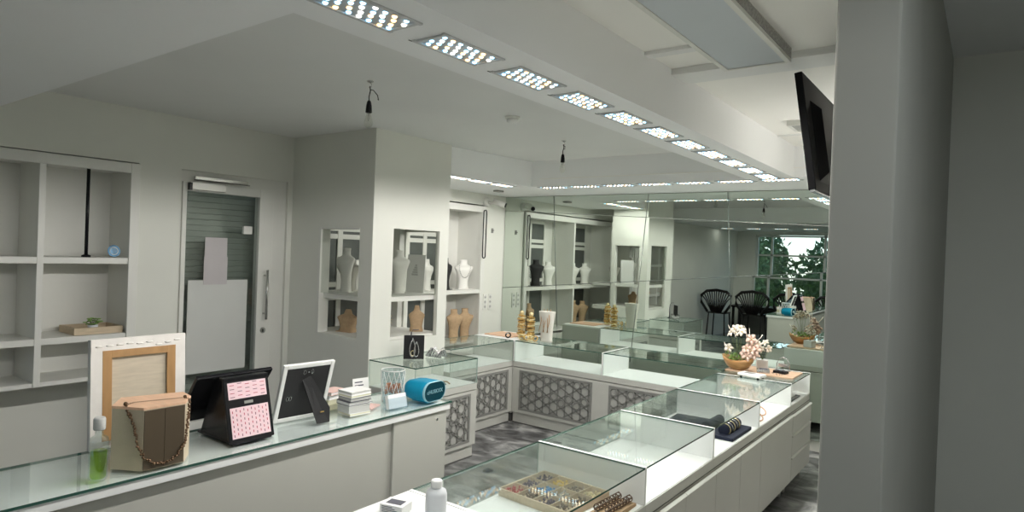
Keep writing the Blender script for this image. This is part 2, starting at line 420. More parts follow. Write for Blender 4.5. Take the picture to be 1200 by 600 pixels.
for k in range(11):
    y = 1.27+.425*k
    if k == 0:
        d0 = thing('led_downlight', 'first LED downlight from the near end of the ceiling beam', 'downlight', (-1.52, y, SZ), radians(90), 'LED downlights along the ceiling beam')
        downlight_mesh(d0, False)
    else:
        d = dup(d0, (-1.52, y, SZ), label='%s LED downlight from the near end of the ceiling beam' % ORD[k])
    for dy in (-.09, .09): spot((-1.52, y+dy, SZ-.014), BEAMW/2)
s0 = thing('led_downlight', 'LED downlight in the soffit over the left counter, nearest the column', 'downlight', (-4.20, 4.72, SZ), radians(90), 'LED downlights in the wall soffit')
downlight_mesh(s0, True); spot((-4.20, 4.72, SZ-.014), SOFW)
for y, n in ((5.06, 'middle one of the three left ones'), (5.42, 'third from the column')):
    dup(s0, (-4.20, y, SZ), label='LED downlight in the soffit over the left counter, '+n); spot((-4.20, y, SZ-.014), SOFW)
for k in range(7):
    x = -3.78+.385*k
    dup(s0, (x, SOY+.10, SZ), 0, label='%s LED downlight from the corner along the mirror wall soffit' % ORD[k]); spot((x, SOY+.10, SZ-.014), SOFW)
for k in range(6):
    x = -4.95+.6*k
    dup(s0, (x, -1.6, SZ), 0, label='%s LED downlight from the left wall in the lowered ceiling behind the till' % ORD[k], group='LED downlights in the lowered ceiling'); spot((x, -1.6, SZ-.014), 1.2)

# ------------------------------------------------------------------ glass showcases
def clip(p, d, x0, x1, z0, z1):
    t0, t1 = -99, 99
    for a, b, lo, hi in ((p[0], d[0], x0, x1), (p[1], d[1], z0, z1)):
        if abs(b) < 1e-9:
            if a < lo or a > hi: return None
            continue
        u, v = (lo-a)/b, (hi-a)/b
        if u > v: u, v = v, u
        t0, t1 = max(t0, u), min(t1, v)
    return (t0, t1) if t1-t0 > .004 else None
def lattice(x0, x1, z0, z1, y=-.004, w=.010):
    """kagome stars plus upright bars, cut from a board"""
    g = G()
    a = .088
    def bar(px, pz, ang):
        d = (cos(ang), sin(ang)); c = clip((px, pz), d, x0, x1, z0, z1)
        if not c: return
        A = (px+d[0]*c[0], pz+d[1]*c[0]); B = (px+d[0]*c[1], pz+d[1]*c[1]); n = (-d[1]*w/1.4, d[0]*w/1.4)
        q = [(A[0]+n[0], A[1]+n[1]), (A[0]-n[0], A[1]-n[1]), (B[0]-n[0], B[1]-n[1]), (B[0]+n[0], B[1]+n[1])]
        g.prism(q, y, y+.006, axis='y')
    cx, cz = (x0+x1)/2, (z0+z1)/2
    for ang in (pi/2, pi/2+pi/3, pi/2-pi/3):
        nx, nz = -sin(ang), cos(ang)
        for k in range(-14, 15):
            s = (k+.5)*a; bar(cx+nx*s, cz+nz*s, ang)
    # rosettes
    st = 2*a/ math.sqrt(3)
    i0 = int((x1-x0)/(2*a))+2
    for i in range(-i0, i0+1):
        for j in range(-5, 6):
            px = cx+i*a*1.0; pz = cz+(j+(.5 if i % 2 else 0))*st
            if x0+.028 < px < x1-.028 and z0+.028 < pz < z1-.028 and (i+j) % 2 == 0:
                g.torus((px, y+.003, pz), 0.034, .0065, n=12, k=4, rot=Matrix.Rotation(pi/2, 4, 'X'))
    fr = .022
    g.box(x0-fr, x1+fr, y-.001, y+.006, z0-fr, z0); g.box(x0-fr, x1+fr, y-.001, y+.006, z1, z1+fr)
    g.box(x0-fr, x0, y-.001, y+.006, z0, z1); g.box(x1, x1+fr, y-.001, y+.006, z0, z1)
    return g
def showcase(label, loc, rz, L, d=.545, deck=.65, lat=(.09, .09), divs=('l', 'r'), group='glass-topped showcases', plinth=.035, solid=False, feet=False, top=.864, frontglass=True, backside='open', postw=.018, doors=None, drawers=None, endglass=None):
    t = thing('display_counter', label, 'display case', loc, rz, group)
    z0 = .108 if feet else .12
    g = G()
    g.box(0, L, .012, d-.0, z0, deck-.062 if not solid else top-.04)
    # face frame round the lattice
    la, lb = lat[0], L-lat[1]; zt = (deck if not solid else top)-.0
    g.box(0, L, 0, .012, z0, .15); g.box(0, L, 0, .012, .565, deck-.062 if not solid else top-.04)
    g.box(0, la, 0, .012, .15, .565); g.box(lb, L, 0, .012, .15, .565)
    link('base_cabinet', g, 'white', t)
    g = G()
    if feet:
        for x in (.06, L-.06):
            for y in (.06, d-.06): g.box(x-.02, x+.02, y-.02, y+.02, 0, z0, c=.003)
        g.box(.0, L, .10, .12, 0, z0)
        link('foot_frame', g, 'alu', t)
    else:
        g.box(0, L, .03, d-.03, 0.012, z0); g.box(0, L, .028, d-.03, 0, .012, m=1)
        link('plinth', g, ['white', 'darkgap'], t)
    if lb-la > .15:
        g = G(); g.box(la, lb, .008, .0125, .15, .565); link('backing_panel', g, 'lattback', t)
        link('lattice_panel', lattice(la+.022, lb-.022, .172, .543), 'lattice', t)
    if solid:
        g = G(); g.box(0, L, 0, d, top-.04, top, c=.003); link('worktop', g, 'deck', t)
    else:
        g = G(); g.box(0, L, 0, d, deck-.055, deck-.003, c=.002); link('deck_rail', g, 'white', t)
        g = G(); g.box(.002, L-.002, .008, d-.006, deck-.003, deck, c=.001); link('display_deck', g, 'deck', t)
        g = G(); g.box(0, L, d-.02, d-.001, deck-.062, deck-.055); link('shadow_gap', g, 'darkgap', t)
        if 'l' in divs:
            g = G(); g.box(0, postw, .0, d, deck, top+.001, c=.002); link('divider_panel', g, 'deck', t)
        if 'r' in divs:
            g = G(); g.box(L-postw, L, .0, d, deck, top+.001, c=.002); link('divider_panel', g, 'deck', t)
        if endglass:
            for s in endglass:
                x = 0 if s == 'l' else L-.006
                g = G(); g.pane(x, x+.006, .007, d, deck, top-.0085); link('end_glass', g, ['glass', 'glassedge_pale'], t)
        gx0, gx1 = (postw+.0005 if 'l' in divs else 0), (L-postw-.0005 if 'r' in divs else L)
        if frontglass:
            g = G(); g.pane(gx0, gx1, 0, .006, deck, top-.0085); link('front_glass', g, ['glass', 'glassedge_pale'], t)
        g = G(); g.pane(gx0, gx1, 0, d, top-.008, top, m=0, e=1); link('top_glass', g, ['glass', 'glassedge'], t)
    if doors:
        for a, b in doors:
            g = G(); g.box(a+.002, b-.002, d, d+.018, z0+.005, deck-.085, c=.002)
            o = link('door', g, 'white', t)
            g = G(); g.prism([(d+.002, deck-.082), (d+.018, deck-.085), (d+.026, deck-.076), (d+.010, deck-.066)], a+.002, b-.002, axis='x'); link('handle_lip', g, 'white', o)
    if drawers:
        a, b, zs = drawers
        for z1, z2 in zs:
            g = G(); g.box(a+.002, b-.002, d, d+.018, z1+.004, z2-.02, c=.002)
            o = link('drawer', g, 'white', t)
            g = G(); g.prism([(d+.002, z2-.017), (d+.018, z2-.02), (d+.027, z2-.011), (d+.010, z2-.003)], a+.002, b-.002, axis='x'); link('handle_lip', g, 'white', o)
    return t
R90 = radians(90)
# left arm: front faces +x.  local x runs along +y
showcase('glass-topped display case with lattice front standing below the open wall shelves', (-4.0, 4.482, 0), R90, .978, lat=(.06, .07), divs=())
# corner block
t = thing('corner_cabinet', 'square white corner cabinet joining the two rows of lattice showcases', 'cabinet', (-4.545, 5.46, 0))
g = G(); g.box(0, .545, 0, .56, .1, .845); link('body', g, 'white', t)
g = G(); g.box(0.0, .545, 0, .56, .845, .864, c=.003); link('top', g, 'deck', t)
g = G(); g.box(.03, .515, .03, .53, 0, .1); link('plinth', g, 'darkgap', t)
# back arm
showcase('lit display case with lattice front below the mirror, left one in the corner', (-3.995, 5.46, 0), 0, 1.045, divs=('l',))
showcase('lit display case with lattice front below the mirror, to the right of the corner one', (-2.95, 5.46, 0), 0, 1.165, divs=('l',))
# near case by the column, front faces +x
nc = showcase('short display case with lattice side standing against the display column', (-3.54, 3.57, 0), R90, .75, d=.538, lat=(.10, .08), divs=(), endglass=('l', 'r'), plinth=.02)
# island: front faces -x, local x runs along -y
D = .575
def isl(label, y0, y1, **k): return showcase(label, (-1.77, y1, 0), -R90, y1-y0, d=D, deck=.695, feet=True, group='glass-topped island showcases', **k)
isl('island showcase nearest the camera holding the wooden bead tray', 1.77, 2.672, divs=('l', 'r'), doors=((.02, .45), (.455, .89)))
isl('empty island showcase just beyond the one with the bead tray', 2.672, 3.552, divs=('l',), doors=((0, .44), (.44, .88)))
isl('island showcase holding the navy bracelet trays', 3.552, 4.428, divs=('l',), doors=((0, .438), (.438, .876)))
isl('island showcase holding copper bangles beside the orchid end', 4.428, 5.27, divs=('l',), doors=((0, .842),))
isl('small end case of the island with three drawers under the orchid bowl', 5.27, 5.90, divs=('l',), drawers=(0, .63, ((.11, .30), (.30, .47), (.47, .625))))
isl('solid white near end of the island under the plastic bottle', .75, 1.768, divs=(), solid=True, doors=((.01, .5), (.5, 1.0)))

# ------------------------------------------------------------------ till counter
t = thing('till_counter', 'white till counter with green-edged glass top in the left foreground', 'counter', (-2.40, -.2, 0))
L = 2.9
g = G(); g.box(-.42, 0.0, 0, L, .905, .94, c=.003); link('countertop', g, 'deck', t)
g = G(); g.pane(-.425, .006, -.004, L+.006, .941, .951, m=0, e=1); link('glass_top', g, ['tableglass', 'glassedge'], t)
g = G(); g.box(-.40, -.028, 0, L-.41, .06, .905); link('front_panel', g, 'tillfront', t)
g = G(); g.box(-.40, -.012, L-.41, L-.015, .0, .905, c=.003); link('end_panel', g, 'tillfront', t)
g = G(); g.box(-.37, -.075, .02, L-.41, 0, .06); link('plinth', g, 'darkgap', t)
g = G(); g.cyl((-.013, L-.09, .862), (-.009, L-.09, .862), .008, 14); g.box(-.0095, -.0085, L-.092, L-.088, .857, .867, m=1); link('lock', g, ['steel', 'black'], t)

# ------------------------------------------------------------------ door
t = thing('door_1', 'white aluminium glass door with poster board and closed roller shutter behind', 'door', (XL, 2.54, 0)); t['kind'] = 'structure'
g = G()
g.box(-.12, -.03, 0, .03, 0, 2.355); g.box(-.12, -.03, .83, .97, 0, 2.355); g.box(-.12, -.03, .03, .83, 2.26, 2.355)
link('door_frame', g, 'frame', t)
g = G()
g.box(-.09, -.01, .02, .055, .02, 2.262, c=.003); g.box(-.09, -.01, .70, .835, .02, 2.262, c=.003)
g.box(-.09, -.01, .055, .70, 2.19, 2.262, c=.003); g.box(-.09, -.01, .055, .70, .02, .30, c=.003)
lf = link('door_leaf', g, 'frame', t)
g = G(); g.pane(-.055, -.047, .055, .70, .30, 2.19); link('pane', g, ['glass', 'glassedge'], lf)
g = G(); g.tube([(-.01, .765, 1.50), (.035, .765, 1.50)], .007); g.tube([(-.01, .765, 1.16), (.035, .765, 1.16)], .007); g.cyl((.04, .765, 1.11), (.04, .765, 1.55), .012, 12); link('door_handle', g, 'steel', lf)
g = G(); g.cyl((-.012, .765, 1.01), (-.003, .765, 1.01), .026, 18); g.box(-.004, .0, .76, .77, .995, 1.02, m=1); link('lock', g, ['steel', 'black'], lf)
g = G(); g.box(-.012, .03, .06, .36, 2.20, 2.262, c=.004); g.box(-.008, .032, .055, .075, 2.195, 2.255, m=1)
o = link('door_closer', g, ['alu', 'black'], lf)
g = G(); g.box(-.0, .028, .10, .56, 2.285, 2.312, c=.003, m=0); g.box(.002, .02, .10, .58, 2.277, 2.283, m=1); link('closer_rail', g, ['steel', 'darkgap'], o)
g = G(); g.box(-.05, -.02, .56, .64, 1.86, 1.93, c=.003); link('latch_plate', g, 'frame', lf)
g = G()
for k in range(46):
    z = .02+k*.05; g.prism([(-.245, z), (-.232, z+.012), (-.232, z+.038), (-.245, z+.0495), (-.25, z+.0495), (-.25, z)], -.05, 1.02, axis='y') if 0 else None
    g.box(-.25, -.238, -.02, .99, z+.002, z+.046, c=.004); g.box(-.252, -.248, -.02, .99, z, z+.05)
link('roller_shutter', g, 'shutter', t)
g = G(); g.box(-.26, -.2, .0, .055, .9, 1.95); link('side_rail', g, 'frame', t)
g = G(); g.box(-.046, -.040, .10, .622, .69, 1.462); one('poster_board', g, 'boardgrey', 'large blank white board fixed to the lower half of the glass door', 'board', loc=(XL, 2.54, 0))
g = G(); g.box(-.044, -.041, .232, .425, 1.62, 1.82); one('paper_sheet', g, 'softpaper', 'upper white paper sheet stuck on the glass door', 'paper', 'paper sheets taped to the glass door', loc=(XL, 2.54, 0))
g = G(); g.box(-.039, -.037, .225, .43, 1.425, 1.66); one('paper_sheet', g, 'softpaper', 'lower white paper sheet overlapping the top of the poster board on the door', 'paper', 'paper sheets taped to the glass door', loc=(XL, 2.54, 0))

# ------------------------------------------------------------------ open wall shelves
def shelf_unit(label, x, y0, y1, z0, z1, shelves, divs, depth=.38, fr=.05, t=.03):
    u = thing('wall_shelf_unit', label, 'shelf', (x, y0, 0)); L = y1-y0
    g = G()
    g.box(-depth, .012, 0, .03, z0, z1); g.box(-depth, .012, L-.03, L, z0, z1)
    g.box(-depth, .012, .03, L-.03, z1-.03, z1); g.box(-depth, .012, .03, L-.03, z0, z0+.03)
    g.box(-depth-.012, -depth, 0, L, z0, z1)
    link('carcass', g, 'frame', u)
    g = G()
    g.box(.0, .03, -.02, .045, z0, z1+.03, c=.003); g.box(.0, .03, L-.045, L+.02, z0, z1+.03, c=.003); g.box(.0, .028, .045, L-.045, z1-.045, z1+.03, c=.003)
    link('face_frame', g, 'frame', u)
    for d_ in divs:
        g = G(); g.box(-depth, .022, d_-y0-.02, d_-y0+.02, z0, z1, c=.003); link('upright', g, 'frame', u)
    for z in shelves:
        g = G(); g.box(-depth, .018, .03, L-.03, z-.045, z, c=.003); link('shelf_board', g, 'frame', u)
    return u
a_ = shelf_unit('white open shelf unit in the alcove wall with display busts', -5.08, 3.70, 6.20, .66, 2.31, (1.31,), (4.92,))
for y in (3.90, 5.15):
    g = G()
    ya, yb = y-3.7, y-3.7+.85
    for (p, q) in ((ya, ya+.05), (ya+.38, ya+.44), (yb-.05, yb)): g.box(-.375, -.355, p, q, .70, 2.27)
    for z in (.70, 1.24, 1.36, 1.86, 1.94, 2.22): g.box(-.3745, -.358, ya+.003, yb-.003, z, z+.05)
    g.box(-.378, -.372, ya, yb, .72, 2.25, m=1)
    link('back_window', g, ['frame', 'dimpane' if 'dimpane' in M else 'shutter'], a_)
b_ = shelf_unit('white open shelf unit recessed in the wall left of the door', XL, 1.0, 2.20, .75, 2.32, (1.64, 1.08), (1.60,), depth=.36)
g = G(); g.cyl((XL-.05, 1.90, 1.66), (XL-.05, 1.90, 2.29), .012, 10); g.lathe([(.03, 0), (.03, .012), (.012, .02)], (XL-.05, 1.90, 1.642), 14)
one('black_rod', g, 'black', 'thin black upright rod standing in the left wall shelf', 'rod')
g = G(); g.lathe([(.012, .0), (.038, .004), (.044, .014), (.040, .012), (.014, .006)], n=28); g.torus((0, 0, .012), .028, .003, m=1)
o = one('painted_dish', g, ['dish', 'paper'], 'small round blue and white dish standing on the upper left wall shelf', 'dish'); o.location = (XL-.04, 2.075, 1.688); o.rotation_euler = (0, radians(80), 0)
g = G(); g.box(-.14, .14, -.16, .16, 0, .012, c=.003); g.box(-.14, .14, -.16, -.145, .012, .05); g.box(-.14, .14, .145, .16, .012, .05); g.box(-.14, -.125, -.145, .145, .012, .05); g.box(.125, .14, -.145, .145, .012, .05)
one('wooden_tray', g, 'woodtray', 'shallow brown wooden tray on the lower left wall shelf', 'tray', loc=(XL-.16, 1.99, 1.0805))
g = G()
random.seed(3)
for k in range(16):
    a = random.uniform(0, 2*pi); r = random.uniform(.015, .05); z = random.uniform(.05, .10)
    g.tube([(0, 0, .04), (r*.5*cos(a), r*.5*sin(a), z*.8), (r*cos(a), r*sin(a), z)], .002, 4, m=1); g.ball((r*cos(a), r*sin(a), z), .018, sc_=(1, 1, .3), seg=6)
g.lathe([(.025, 0), (.035, .05), (.032, .05), (.022, .04)], n=14, m=2)
one('small_potted_plant', g, ['leaf', 'stem', 'plastic'], 'small green potted plant on the wooden tray in the left wall shelf', 'plant', loc=(XL-.08, 1.97, 1.0935))

# ------------------------------------------------------------------ busts
def bust(h=.30, wide=.075, style=0):
    g = G()
    if style == 0:      # tall hourglass bust with neck
        lv = [(0, .60, .62, 0), (.02, .62, .64, 0), (.12, .56, .56, 0), (.28, .54, .50, 0), (.45, .64, .52, .006), (.62, .88, .58, .016), (.73, 1.05, .52, .018), (.775, 1.02, .42, .012), (.81, .66, .34, .002), (.85, .44, .32, 0), (.93, .40, .32, -.003), (1.0, .42, .34, -.006)]
    else:               # low bust, rising shoulders
        lv = [(0, .78, .60, 0), (.03, .80, .62, 0), (.2, .68, .5, 0), (.45, .80, .5, .005), (.62, .95, .45, .01), (.70, .78, .38, .006), (.80, .36, .3, 0), (.93, .28, .26, 0), (1.0, .22, .2, 0)]
    rings = []
    for z, w, d_, o in lv:
        n = 20; rings.append([((w*wide*math.copysign(abs(cos(2*pi*i/n))**.85, cos(2*pi*i/n))), -o + d_*wide*.72*sin(2*pi*i/n), z*h) for i in range(n)])
    g.loops(rings)
    return g
B = []
def putbust(mats, label, loc, rz, h=.30, w=.075, style=0, group='necklace display busts', pearls=False):
    t = thing('display_bust', label, 'bust', loc, rz, group)
    link('torso', bust(h, w, style), mats, t)
    g = G(); g.box(-w*.72, w*.72, -w*.55, w*.55, 0, .006, c=.002); link('base', g, mats, t)
    if pearls:
        g = G()
        for k in range(19):
            a = pi*(k/18); g.ball((w*.62*cos(a), -w*.52-.006*sin(a), h*.80-w*1.25*sin(a)), .0055, seg=6)
        link('necklace', g, 'silver', t)
    return t
fx = radians(55)
putbust('bustw', 'tall cream bust in the grey wall niche, standing in the middle', (-4.67, 3.78, 1.372), radians(20), .40, .088)
putbust('busty', 'cream bust in the grey wall niche, cut by its left edge', (-4.87, 3.98, 1.372), radians(20), .30, .12)
putbust('bustt', 'low tan bust on the bottom of the grey wall niche', (-4.62, 3.78, 1.022), radians(10), .20, .12, 1)
putbust('bustw', 'tall cream bust in the column niche', (-4.36, 4.14, 1.372), radians(50), .40, .085)
putbust('bustt', 'low tan bust at the bottom right of the column niche', (-4.28, 4.30, 1.022), radians(50), .24, .08, 1)
# column box shelf boards
g = G(); g.box(-5.0, XC-.045, YG+.045, 4.435, 1.325, 1.37, c=.002); one('niche_shelf', g, 'frame', 'white shelf board crossing both niches of the display column', 'shelf')
g = G(); g.box(-5.0, XC-.045, YG+.045, 4.435, .96, 1.02, c=.002); one('niche_floor_board', g, 'frame', 'white board forming the bottom of the display column niches', 'shelf')
t = thing('niche_lining', 'white lining boards of the niche opening in the grey wall', 'frame', (0, 0, 0))
g = G(); g.box(-4.79, -4.755, YG-.004, YG+.10, 1.02, 1.95, c=.002); link('upright', g, 'frame', t)
g = G(); g.box(-4.755, -4.24, YG-.003, YG+.06, 1.932, 1.95, c=.002); link('head_trim', g, 'frame', t)
g = G(); g.box(-4.70, -4.615, 4.37, 4.435, 0, 2.3, c=.002); one('niche_post', g, 'frame', 'white upright post inside the display column behind its niche', 'post')
g = G(); g.box(-4.78, -4.24, YG+.01, YG+.016, 1.372, 1.95, faces=dict(f=0, k=0)); one('niche_glass', g, 'dimglass', 'glass pane closing the upper half of the grey wall niche', 'glass pane')
g = G(); g.box(XC-.022, XC-.016, 3.80, 4.35, 1.372, 1.95); one('niche_glass', g, 'dimglass', 'glass pane closing the upper half of the column niche', 'glass pane')
# printed photo in the column niche
g = G(); g.box(-.11, .11, -.003, .003, 0, .36); 
for k in range(5): g.box(-.05+.01*k, .03-.004*k, -.0042, -.0034, .16+.022*k, .178+.022*k, m=1)
o = one('printed_photo', g, ['paper', 'pagegrey'], 'pale printed photo leaning at the back of the column niche', 'picture'); o.location = (-4.42, 4.40, 1.45-.078); o.rotation_euler = (radians(-3), 0, radians(4))
g = G()
for k in range(9):
    a = radians(-60+k*32); g.tube([(0, 0, .12), (.035*cos(a), 0, .12+.035*sin(a)), (.06*cos(a*1.1), .01, .12+.07*sin(a*1.1))], .0035, 5, r2=.001)
g.cyl((0, 0, 0), (0, 0, .12), .004, 8); g.lathe([(.03, 0), (.03, .006), (.006, .012)], n=14)
one('branch_stand', g, 'goldpale', 'small starburst jewellery stand at the left of the lower column niche', 'jewellery stand', loc=(-4.33, 3.98, 1.0205), rz=radians(60))

yb0 = 5.98
putbust('bustw', 'white bust in the alcove shelf unit, nearest the mirror', (-5.20, 6.0, 1.311), radians(60), .36, .115, pearls=True)
putbust('blackmatt', 'black bust on the upper alcove shelf between two white busts', (-5.22, 5.70, 1.311), radians(112), .38, .12)
putbust('bustw', 'white bust to the left of the black bust on the upper alcove shelf', (-5.22, 5.38, 1.311), radians(112), .36, .115)
putbust('bustw', 'white bust in the second bay of the upper alcove shelf, next to the upright', (-5.20, 4.72, 1.311), radians(112), .34, .12)
putbust('bustw', 'white bust in the second bay of the upper alcove shelf, farthest from the mirror', (-5.20, 4.35, 1.311), radians(112), .34, .11)
putbust('bustt', 'tan burlap bust on the bottom alcove shelf, nearest the mirror', (-5.20, 6.06, .691), radians(75), .38, .11, 0)
putbust('bustt', 'tan burlap bust on the bottom alcove shelf, second from the mirror', (-5.20, 5.86, .691), radians(75), .38, .11, 0)
putbust('bustt', 'tan burlap bust in the second bay of the bottom alcove shelf', (-5.20, 4.68, .691), radians(112), .38, .11, 0)
putbust('bustt', 'tan burlap bust in the second bay of the bottom alcove shelf, farthest from the mirror', (-5.20, 4.40, .691), radians(112), .36, .11, 0)

# black hanging strand on shelf frame
g = G(); pts = []
for k in range(25):
    a = pi+pi*k/24; pts.append((0, .028*cos(a), -.56+.028*sin(a)))
pts = [(0, -.028, -.02)]+pts+[(0, .028, -.02)]
g.tube(pts, .0065, 8); g.tube([(0, -.028, -.02), (0, -.02, 0), (0, .02, 0), (0, .028, -.02)], .0065, 8)
g.tube([(-.03, 0, .0), (.004, 0, .003), (.01, 0, .015)], .003, 6, m=1)
one('black_strand', g, ['black', 'steel'], 'long black looped cord necklace hanging on the frame of the alcove shelves', 'necklace', loc=(-5.035, 6.185, 2.29))

# security camera
t = thing('security_camera', 'small white security camera with black lens on the wall by the mirror', 'camera', (-5.09, 6.26, 2.40))
g = G(); g.T = Matrix.Rotation(R90, 4, 'Y'); g.lathe([(.045, 0), (.045, .015), (.03, .028)], n=20); link('wall_mount', g, 'frame', t)
g = G(); g.tube([(.02, 0, 0), (.07, .01, -.01), (.09, .03, .0)], .012, 10); link('arm', g, 'frame', t)
g = G(); g.cyl((.07, .02, .01), (.17, .07, -.025), .027, 18); link('housing', g, 'frame', t)
g = G(); g.cyl((.165, .067, -.022), (.178, .074, -.028), .021, 16); link('lens', g, 'black', t)
t.scale = (1.35, 1.35, 1.35)
g = G(); g.box(-.04, .04, -.05, .05, -.02, 0, c=.003); one('junction_cover', g, 'lattice', 'small grey cover plate under the soffit above the security camera', 'cover plate', loc=(-4.62, 5.9, SZ))
for i, (y, n) in enumerate(((6.30, 'left'), (6.40, 'right'))):
    t = thing('wall_socket', 'vertical white socket strip on the alcove wall, %s one of the two' % n, 'socket', (-5.09, y, 1.15), 0, 'wall sockets by the mirror')
    g = G(); g.box(0, .010, -.035, .035, -.1, .1, c=.003); link('cover', g, 'frame', t)
    for z in (-.06, 0, .06):
        g = G(); g.cyl((.0095, 0, z), (.0108, 0, z), .02, 16); g.cyl((.0105, -.008, z), (.0115, -.008, z), .0035, 8, m=1); g.cyl((.0105, .008, z), (.0115, .008, z), .0035, 8, m=1); link('outlet', g, ['pagegrey', 'black'], t)
g = G(); g.box(0, .008, -.02, .02, -.03, .03, c=.002); g.cyl((.008, 0, 0), (.03, 0, .004), .006, 8); one('wall_hook', g, 'lattice', 'small grey wall hook between the shelves and the mirror', 'hook', loc=(-5.09, 6.40, 2.05))

# ------------------------------------------------------------------ ceiling bits
def pendant(label, loc, wirekink):
    t = thing('bare_bulb_pendant', label, 'pendant lamp', loc, 0, 'bare bulb pendants')
    g = G(); g.lathe([(.02, 0), (.02, -.004), (.006, -.012)], n=14); g.tube([(0, 0, -.01), (.012, 0, -.02), (.012, 0, -.035), (0, 0, -.042), (-.01, 0, -.035)], .002, 6); link('ceiling_hook', g, 'steel', t)
    g = G(); g.tube([(0, 0, -.03), (.004, 0, -.06), (-.006, 0, -.09), (-.004, 0, -.13)], .0035, 6)
    g.tube(wirekink, .0028, 6); link('wire', g, 'black', t)
    g = G(); g.lathe([(.008, -.115), (.013, -.125), (.017, -.15), (.019, -.185), (.016, -.187)], (-.004, 0, 0), 16); link('socket', g, 'black', t)
    g = G(); g.lathe([(.012, -.186), (.014, -.20), (.023, -.225), (.027, -.245), (.024, -.262), (.013, -.273), (.003, -.276)], (-.004, 0, 0), 18); b = link('bulb', g, 'bulb', t)
    g = G(); g.tube([(-.009, 0, -.19), (-.010, 0, -.22), (-.004, 0, -.235), (.002, 0, -.22), (.001, 0, -.19)], .0012, 5); link('filament', g, 'silver', b)
    return t
pendant('bare bulb pendant hanging above the till counter near the column', (-2.97, 2.53, CZ), [(0, 0, -.05), (.02, .01, -.055), (.045, .02, -.085), (.055, .02, -.115), (.05, .02, -.11)])
pendant('bare bulb pendant hanging in front of the mirror corner', (-3.0, 4.72, CZ), [(0, 0, -.04), (.016, 0, -.05), (.013, 0, -.075), (.0, 0, -.07)])
t = thing('smoke_detector', 'round white smoke detector on the ceiling behind the beam', 'smoke detector', (-2.81, 3.72, CZ))
g = G(); g.lathe([(.055, 0), (.055, -.012), (.05, -.018)], n=28); link('base_plate', g, 'frame', t)
g = G(); g.lathe([(.04, -.018), (.042, -.03), (.036, -.042), (.012, -.045)], n=28); link('sensor_head', g, 'paper', t)
# suspended light panel in the right bay
t = thing('ceiling_light_panel', 'long unlit grey light panel under the right hand ceiling bay', 'light panel', (-.90, 2.15, CZ-.012))
g = G(); g.box(-.13, .13, -.9, .88, -.062, -.055); link('diffuser', g, 'diff', t)
g = G()
g.box(-.15, -.128, -.92, .90, -.066, 0); g.box(.128, .15, -.92, .90, -.066, 0, m=0); g.box(-.128, .128, -.92, -.90, -.066, 0); g.box(-.128, .128, .88, .90, -.066, 0)
link('frame', g, 'frame', t)
g = G(); g.box(.15, .153, -.9, .88, -.05, -.008)
link('side_grille', g, 'perf', t)
t = thing('air_vent', 'small square slatted air vent on the ceiling left of the television', 'vent', (-1.03, 4.74, CZ-.012))
g = G()
for a, b, c_, d_ in ((-.12, .12, -.12, -.10), (-.12, .12, .10, .12), (-.12, -.10, -.10, .10), (.10, .12, -.10, .10)): g.box(a, b, c_, d_, -.035, 0)
link('frame', g, 'frame', t)
g = G()
for k in range(7): g.box(-.1, .1, -.092+k*.028, -.080+k*.028, -.032, -.012)
link('slats', g, 'pagegrey', t)

# television on the partition
t = thing('television', 'black flat television on a wall arm, seen from behind at the partition', 'television', (-.622, 3.22, 2.335))
rot = Matrix.Rotation(radians(-8.6), 4, 'Y')
g = G(); g.T = rot; g.box(-.018, .012, -.42, .42, -.245, .245, c=.004); link('cabinet', g, 'tvblack', t)
g = G(); g.T = rot; g.box(-.0195, -.0175, -.405, .405, -.22, .235); link('screen', g, 'tvblack', t)
g = G(); g.T = rot; g.loops([[(x, y*s, z*s2-.03) for y, z in ((-.30, -.15), (.30, -.15), (.30, .15), (-.30, .15))] for x, s, s2 in ((.011, 1.1, 1.15), (.045, .95, .9))], smooth=False); link('rear_housing', g, 'tvblack', t)
g = G(); g.T = rot; g.box(-.012, .006, -.42, .42, -.252, -.244); link('bottom_strip', g, 'silver', t)
g = G(); g.tube([(.05, .0, -.02), (.16, .06, -.02), (.31, .0, -.02)], .018, 8); g.box(.305, .32, -.06, .06, -.1, .08); link('wall_arm', g, 'blackmatt', t)

# ------------------------------------------------------------------ goods on the till counter
TZ = .951
# perfume-like green bottle at the left
t = thing('glass_bottle', 'clear glass bottle with lime green liquid at the left end of the counter', 'bottle', (-2.475, .955, TZ))
g = G(); g.lathe([(.026, 0), (.030, .006), (.030, .13), (.027, .145), (.013, .155), (.012, .17)], n=20); link('glass_body', g, 'crystal', t)
g = G(); g.lathe([(.022, .004), (.025, .012), (.025, .10), (.010, .101)], n=20); link('liquid', g, 'liquid', t)
g = G(); g.lathe([(.017, .172), (.019, .176), (.019, .21), (.016, .216)], n=20); link('cap', g, 'pagegrey', t)
# canvas
t = thing('stretched_canvas', 'white stretched canvas standing with its wooden back showing on the counter', 'canvas', (-2.81, 1.235, TZ))
lean = Matrix.Rotation(radians(-3), 4, 'Y')
W2, H, b = .185, .435, .018
g = G(); g.T = lean; g.box(-.022, -.014, -W2, W2, 0, H)
for a in (-1, 1): g.box(-.018, .004, a*W2-(.0 if a < 0 else .006), a*W2+(.006 if a < 0 else 0), 0, H, c=.002)
g.box(-.018, .006, -W2, W2, H-.008, H+.002, c=.002); g.box(-.018, .004, -W2, W2, 0, .006)
for a, c_ in ((-1, W2), (1, W2)):   # folded border on the back
    g.box(.004, .0065, a*W2-(0 if a < 0 else .045), a*W2+(.045 if a < 0 else 0), 0, H)
g.box(.004, .007, -W2, W2, H-.045, H)
random.seed(5)
for k in range(9): g.ball((.007, -W2+.03+k*.038, H-.03+random.uniform(-.008, .008)), .012, seg=6, sc_=(.25, 1.3, .35))
link('canvas_wrap', g, 'canvas', t)
